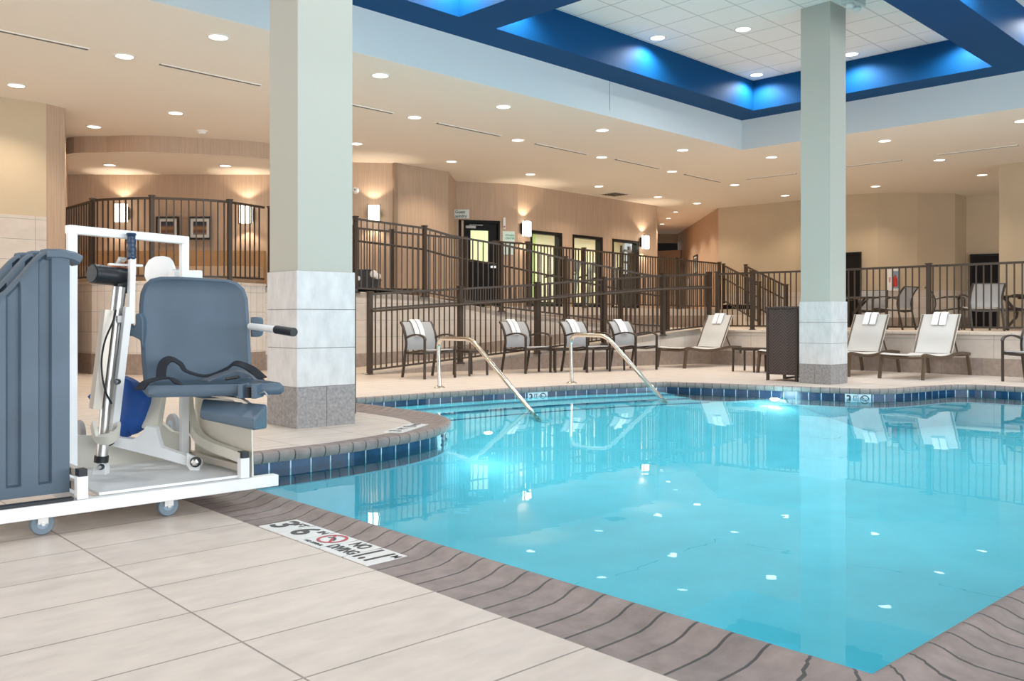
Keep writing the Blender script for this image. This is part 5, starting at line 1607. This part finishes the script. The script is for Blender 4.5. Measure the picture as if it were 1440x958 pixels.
# pictures
def picture(px, py, D, w, h, tang, lab, cols, pname='picture_frame'):
    c = at(px, py, D); d = Vector((tang[0], tang[1])).normalized(); nn = Vector((-d.y, d.x)); o = Vector((c.x, c.y)) - d * (w / 2)
    t = thing(pname, lab, 'picture', c)
    for s0_, s1_, z0, z1_ in ((0, w, c.z + h / 2 - .04, c.z + h / 2), (0, w, c.z - h / 2, c.z - h / 2 + .04), (0, .04, c.z - h / 2 + .04, c.z + h / 2 - .04), (w - .04, w, c.z - h / 2 + .04, c.z + h / 2 - .04)):
        wbox(o, d, nn, s0_, s1_, -.03, .0, z0, z1_).build('frame', M_black, t)
    wbox(o, d, nn, .04, w - .04, -.012, 0, c.z - h / 2 + .04, c.z + h / 2 - .04).build('mat_board', mat('mat_board', (.62, .62, .60), .8), t)
    m_ = mat('print_' + lab[:12], cols[0], .6)
    nt = m_.node_tree; tc = nt.nodes.new('ShaderNodeTexCoord'); sp = nt.nodes.new('ShaderNodeSeparateXYZ'); nt.links.new(tc.outputs['Generated'], sp.inputs[0])
    cr = nt.nodes.new('ShaderNodeValToRGB'); cr.color_ramp.interpolation = 'EASE'
    while len(cr.color_ramp.elements) < len(cols): cr.color_ramp.elements.new(.5)
    for i, cc_ in enumerate(cols):
        cr.color_ramp.elements[i].position = i / (len(cols) - 1); cr.color_ramp.elements[i].color = (*cc_, 1)
    nt.links.new(sp.outputs['Z'], cr.inputs['Fac']); nt.links.new(cr.outputs['Color'], nt.nodes['Principled BSDF'].inputs['Base Color'])
    wbox(o, d, nn, .10, w - .10, -.016, -.011, c.z - h / 2 + .10, c.z + h / 2 - .10).build('print', m_, t)
tg = tangent(uv_at(93, 18.2), uv_at(380, 18.2))
picture(236, 321, 18.12, .47, .47, tg, 'framed striped print on the lounge wall, the one nearer the left sconce', [(.05, .05, .06), (.16, .10, .08), (.03, .03, .04), (.10, .05, .04), (.02, .02, .03)])
picture(281.5, 321, 18.12, .47, .47, tg, 'framed striped print on the lounge wall, the one nearer the column', [(.20, .18, .17), (.13, .05, .03), (.30, .16, .07), (.02, .03, .06), (.015, .02, .03)])
cA, cB = uv_at(953, 34), uv_at(1010, 26)
sx = along(cA, cB, 978.5); dd = (Vector(cB) - Vector(cA)).normalized(); pp = Vector(cA) + dd * sx; Dp = pp.x * CY + pp.y * SY
picture(978.5, 372, Dp - .05, .75, .62, tangent(cA, cB), 'dark framed picture on the tan corridor wall', [(.5, .5, .45), (.2, .2, .2), (.1, .1, .12)])
# corridor end: pale back wall above an opening whose darkness is painted as a black wall
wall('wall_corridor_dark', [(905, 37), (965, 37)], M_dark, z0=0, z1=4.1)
# white notice board low on the corridor wall
sx = along(cA, cB, 968); pp = Vector(cA) + dd * sx; nn = Vector((-dd.y, dd.x))
t = thing('notice_board', 'white notice panel on the corridor wall seen through the railings', 'notice', (pp.x, pp.y, 1.9))
wbox(pp, dd, nn, -.25, .25, -.03, -.002, 1.35, 2.25).build('panel', M_white, t)
wbox(pp, dd, nn, -.27, .27, -.035, -.002, 2.25, 2.29).build('header', M_sign, t)

# curved lounge bench and cushions, seen through the round railing
M_bench = mat('tan_upholstery', (.42, .25, .12), .7, noise=.06, nscale=6)
bp_ = [uv_at(x, d) for x, d in ((112, 17.75), (180, 17.8), (260, 17.8), (371, 17.8))]
def arcbench(path, label, z0):
    t = thing('lounge_bench', label, 'bench', (path[0][0], path[0][1], z0))
    ribbon_m = ribbon(path, z0 + .05, z0 + .80, .16, 'backrest', M_bench)
    inner = offset_open(path, .55)
    mb = MB()
    for i in range(len(path) - 1):
        a, b, c, d = path[i], path[i + 1], inner[i + 1], inner[i]
        mb.box8([(*a, z0 + .25), (*b, z0 + .25), (*c, z0 + .25), (*d, z0 + .25), (*a, z0 + .46), (*b, z0 + .46), (*c, z0 + .46), (*d, z0 + .46)])
    mb.build('seat_cushion', mat('pale_upholstery', (.50, .36, .24), .8), t, bevel=.02)
    mb = MB()
    for i in range(len(path) - 1):
        a, b, c, d = path[i], path[i + 1], inner[i + 1], inner[i]
        mb.box8([(*a, z0), (*b, z0), (*c, z0), (*d, z0), (*a, z0 + .25), (*b, z0 + .25), (*c, z0 + .25), (*d, z0 + .25)])
    mb.build('plinth', M_pil, t)
    for v in ribbon_m.data.vertices: v.co -= t.location
    ribbon_m.parent = t
arcbench(bp_, 'long tan upholstered bench along the wall of the round lounge', Z3)
# black cart with white bundles by the near column
p = at(513, 397, 16.9); 
t = thing('laundry_cart', 'black cart with white bundles on the landing right of the near column', 'cart', (p.x, p.y, 1.40))
w_ = Vector((SY, -CY, 0)); n_ = Vector((CY, SY, 0)); b0_ = Vector((p.x, p.y, 1.40))
def cart(a0, a1, k0, k1, z0, z1): 
    mb = MB(); mb.box8([b0_ + w_ * a + n_ * k + Vector((0, 0, z)) for z in (z0, z1) for a, k in ((a0, k0), (a1, k0), (a1, k1), (a0, k1))]); return mb
cart(-.26, .12, 0, .35, .02, .43).build('bin', M_black, t, bevel=.01)
mb = MB(); mb.prism([b0_ + w_ * a + Vector((0, 0, z)) for a, z in ((.12, .02), (.20, .02), (.27, .25), (.12, .25))], n_ * .35); mb.build('side_bag', M_black, t)
for a, z, r in ((.17, .34, .075), (.25, .30, .06), (-.13, .26, .05), (-.22, .27, .03)):
    mb = MB(); mb.lathe(b0_ + w_ * a + n_ * -.01 + Vector((0, 0, z - r)), [(0, 0), (r * .8, r * .3), (r, r), (r * .75, r * 1.7), (0, r * 2)], seg=12); mb.build('white_bundle', M_towel, t, smooth=True)
# wall smoke sensor right of the near column
p = at(499, 267, 18.25); t = thing('wall_sensor', 'small white sensor on the tan wall right of the near column', 'sensor', p)
ax = (Vector((SY, -CY, 0)), Vector((0, 0, 1)), -n_)
mb = MB(); mb.lathe(p + n_ * .1, [(.075, 0), (.07, .06), (.04, .1), (0, .1)], axis=ax, seg=20); mb.build('body', M_white, t, smooth=True)
mb = MB(); mb.lathe(p, [(.02, -.005), (.02, .01), (0, .012)], axis=ax, seg=12); mb.build('lens', mat('grey_lens', (.3, .3, .3), .3), t, smooth=True)

# ------------------------------------------------------------------ depth markings
M_mtile = mat('white_marker_tile', (.78, .78, .76), .3)
M_mink = mat('black_glaze', (.015, .015, .017), .35)
M_mred = mat('red_glaze', (.50, .02, .04), .35)
def nodiving(c, x, y, r, m, parent):
    z = Vector(x).cross(Vector(y)).normalized(); x = Vector(x); y = Vector(y)
    mb = MB(); N_ = 28
    a = [[mb.bm.verts.new(c + (x * math.cos(2 * math.pi * k / N_) + y * math.sin(2 * math.pi * k / N_)) * rr + z * .0012) for k in range(N_)] for rr in (r, r * .80)]
    for k in range(N_): mb.bm.faces.new((a[0][k], a[0][(k + 1) % N_], a[1][(k + 1) % N_], a[1][k]))
    d = (x - y).normalized() if True else x; e = (x + y).normalized()
    q = [c + d * (r * .85 * s1) + e * (r * .09 * s2) + z * .0013 for s1, s2 in ((-1, -1), (1, -1), (1, 1), (-1, 1))]
    mb.face(q)
    o = mb.build('no_diving_sign', m, parent)
    # small diving figure
    mb = MB(); pts_ = [c + x * a_ * r + y * b_ * r + z * .001 for a_, b_ in ((-.5, .0), (-.2, .22), (.15, .12), (.42, -.18))]
    mb.bar(pts_, r * .14, .0008); mb.build('diver_mark', M_mink, parent)
    return o
# long marker let into the near coping: reads along -Y
mk = thing('depth_marker', 'long white tiled depth marker 3 FT 6 IN NO DIVING in the near coping', 'depth marker', (1.9, 3.2, .002))
Xd, Yd = Vector((0, -1, 0)), Vector((1, 0, 0))
v0m, v1m, u0m, u1m = 3.578, 2.735, 1.813, 1.995
L5 = (v0m - v1m) / 5
zt_ = .0045
for k in range(5):
    mb = MB(); mb.box((u0m, v0m - L5 * (k + 1) + .005, -.01), (u1m, v0m - L5 * k - .005, zt_)); mb.build('marker_tile', M_mtile, mk)
    c = Vector(((u0m + u1m) / 2, v0m - L5 * (k + .5), zt_ + .0004))
    if k == 0:
        text('3', .175, c + Xd * -.024, Xd, Yd, M_mink, mk, sx=1.05); text('FT', .06, c + Xd * .042 + Yd * .045, Xd, Yd, M_mink, mk)
    if k == 1:
        text('6', .175, c + Xd * -.024, Xd, Yd, M_mink, mk, sx=1.0); text('IN', .05, c + Xd * .05 + Yd * .045, Xd, Yd, M_mink, mk)
    if k == 2:
        nodiving(c + Yd * .02, Xd, Yd, .064, M_mred, mk); text('NO DIVING', .024, c - Yd * .067, Xd, Yd, M_mink, mk)
    if k == 3:
        text('NO', .085, c + Yd * .043, Xd, Yd, M_mink, mk, sx=.72); text('DIVING', .075, c - Yd * .038, Xd, Yd, M_mink, mk, sx=.68)
    if k == 4:
        text('1.1', .19, c + Xd * -.015 - Yd * .004, Xd, Yd, M_mink, mk, sx=.55); text('M', .045, c + Xd * .062 + Yd * .05, Xd, Yd, M_mink, mk)
# marker on the rounded end
ea, eb = ground(566, 609.5), ground(603, 597.5)
Xd = (eb - ea).normalized(); Yd = Vector((-Xd.y, Xd.x, 0))
Yd2 = -Yd if Yd.dot(Vector((-SY, CY, 0))) > 0 else Yd
mk = thing('depth_marker', 'small white tiled depth marker in the coping of the rounded pool end', 'depth marker', ea)
Wm = (eb - ea).length
Yi = Vector((-Xd.y, Xd.x, 0))
for k in range(4):
    a = ea + Xd * (Wm * k / 4 + .004); b = ea + Xd * (Wm * (k + 1) / 4 - .004)
    mb = MB(); mb.box8([q + Vector((0, 0, z)) for z in (-.005, .007) for q in (a, b, b + Yi * .17, a + Yi * .17)]); mb.build('marker_tile', M_mtile, mk)
    c = (a + b) / 2 + Yi * .085 + Vector((0, 0, .0075))
    if k == 2: nodiving(c, Xd, Yi, .055, M_mink, mk)
    else: text(['3', 'FT', '', 'NO'][k], [.14, .09, 0, .08][k], c, Xd, Yi, M_mink, mk)
# waterline markers: 3 FT and the no-diving sign on two tiles
def waterline_marker(px, py, lab, w=.31):
    c = ground(px, py, -.06)
    best = min(((a.lerp(b, t_ / 10) - c.xy).length, i, t_) for i, (a, b) in enumerate(zip(WALL, WALL[1:] + WALL[:1])) for t_ in range(11))
    i = best[1]; a, b = WALL[i], WALL[(i + 1) % len(WALL)]
    e = (b - a).normalized(); q = a.lerp(b, best[2] / 10)
    e3 = Vector((-e.x, -e.y, 0)) ; inn = Vector((-e.y, e.x, 0))
    if e3.dot(Vector((SY, -CY, 0))) < 0: e3 = -e3
    q3 = Vector((q.x, q.y, -.115)) + inn * .004
    mk = thing('depth_marker', lab, 'depth marker', q3, 'waterline depth markers')
    for s in (-1, 1):
        cc_ = q3 + e3 * (s * w / 4)
        mb = MB(); mb.box8([cc_ + e3 * a_ + inn * k_ + Vector((0, 0, z)) for z in (-.078, .078) for a_, k_ in ((-w / 4 + .003, .003), (w / 4 - .003, .003), (w / 4 - .003, -.02), (-w / 4 + .003, -.02))]); mb.build('marker_tile', mat('pale_blue_tile', (.60, .70, .76), .25), mk)
        if s == -1:
            text('3', .13, cc_ + inn * .004 - e3 * .03 + Vector((0, 0, .01)), e3, (0, 0, 1), M_mink, mk); text('FT', .045, cc_ + inn * .004 + e3 * .045 + Vector((0, 0, .04)), e3, (0, 0, 1), M_mink, mk)
        else:
            nodiving(cc_ + inn * .004 + Vector((0, 0, .01)), e3, Vector((0, 0, 1)), .055, M_mink, mk)
waterline_marker(748, 553, 'pale 3 FT no diving tile at the waterline beside the nearer pool handrail')
waterline_marker(1207, 557, 'pale 3 FT no diving tile at the waterline below the far column')
waterline_marker(629, 611, 'pale depth tile at the waterline on the tip of the rounded pool end', .17)
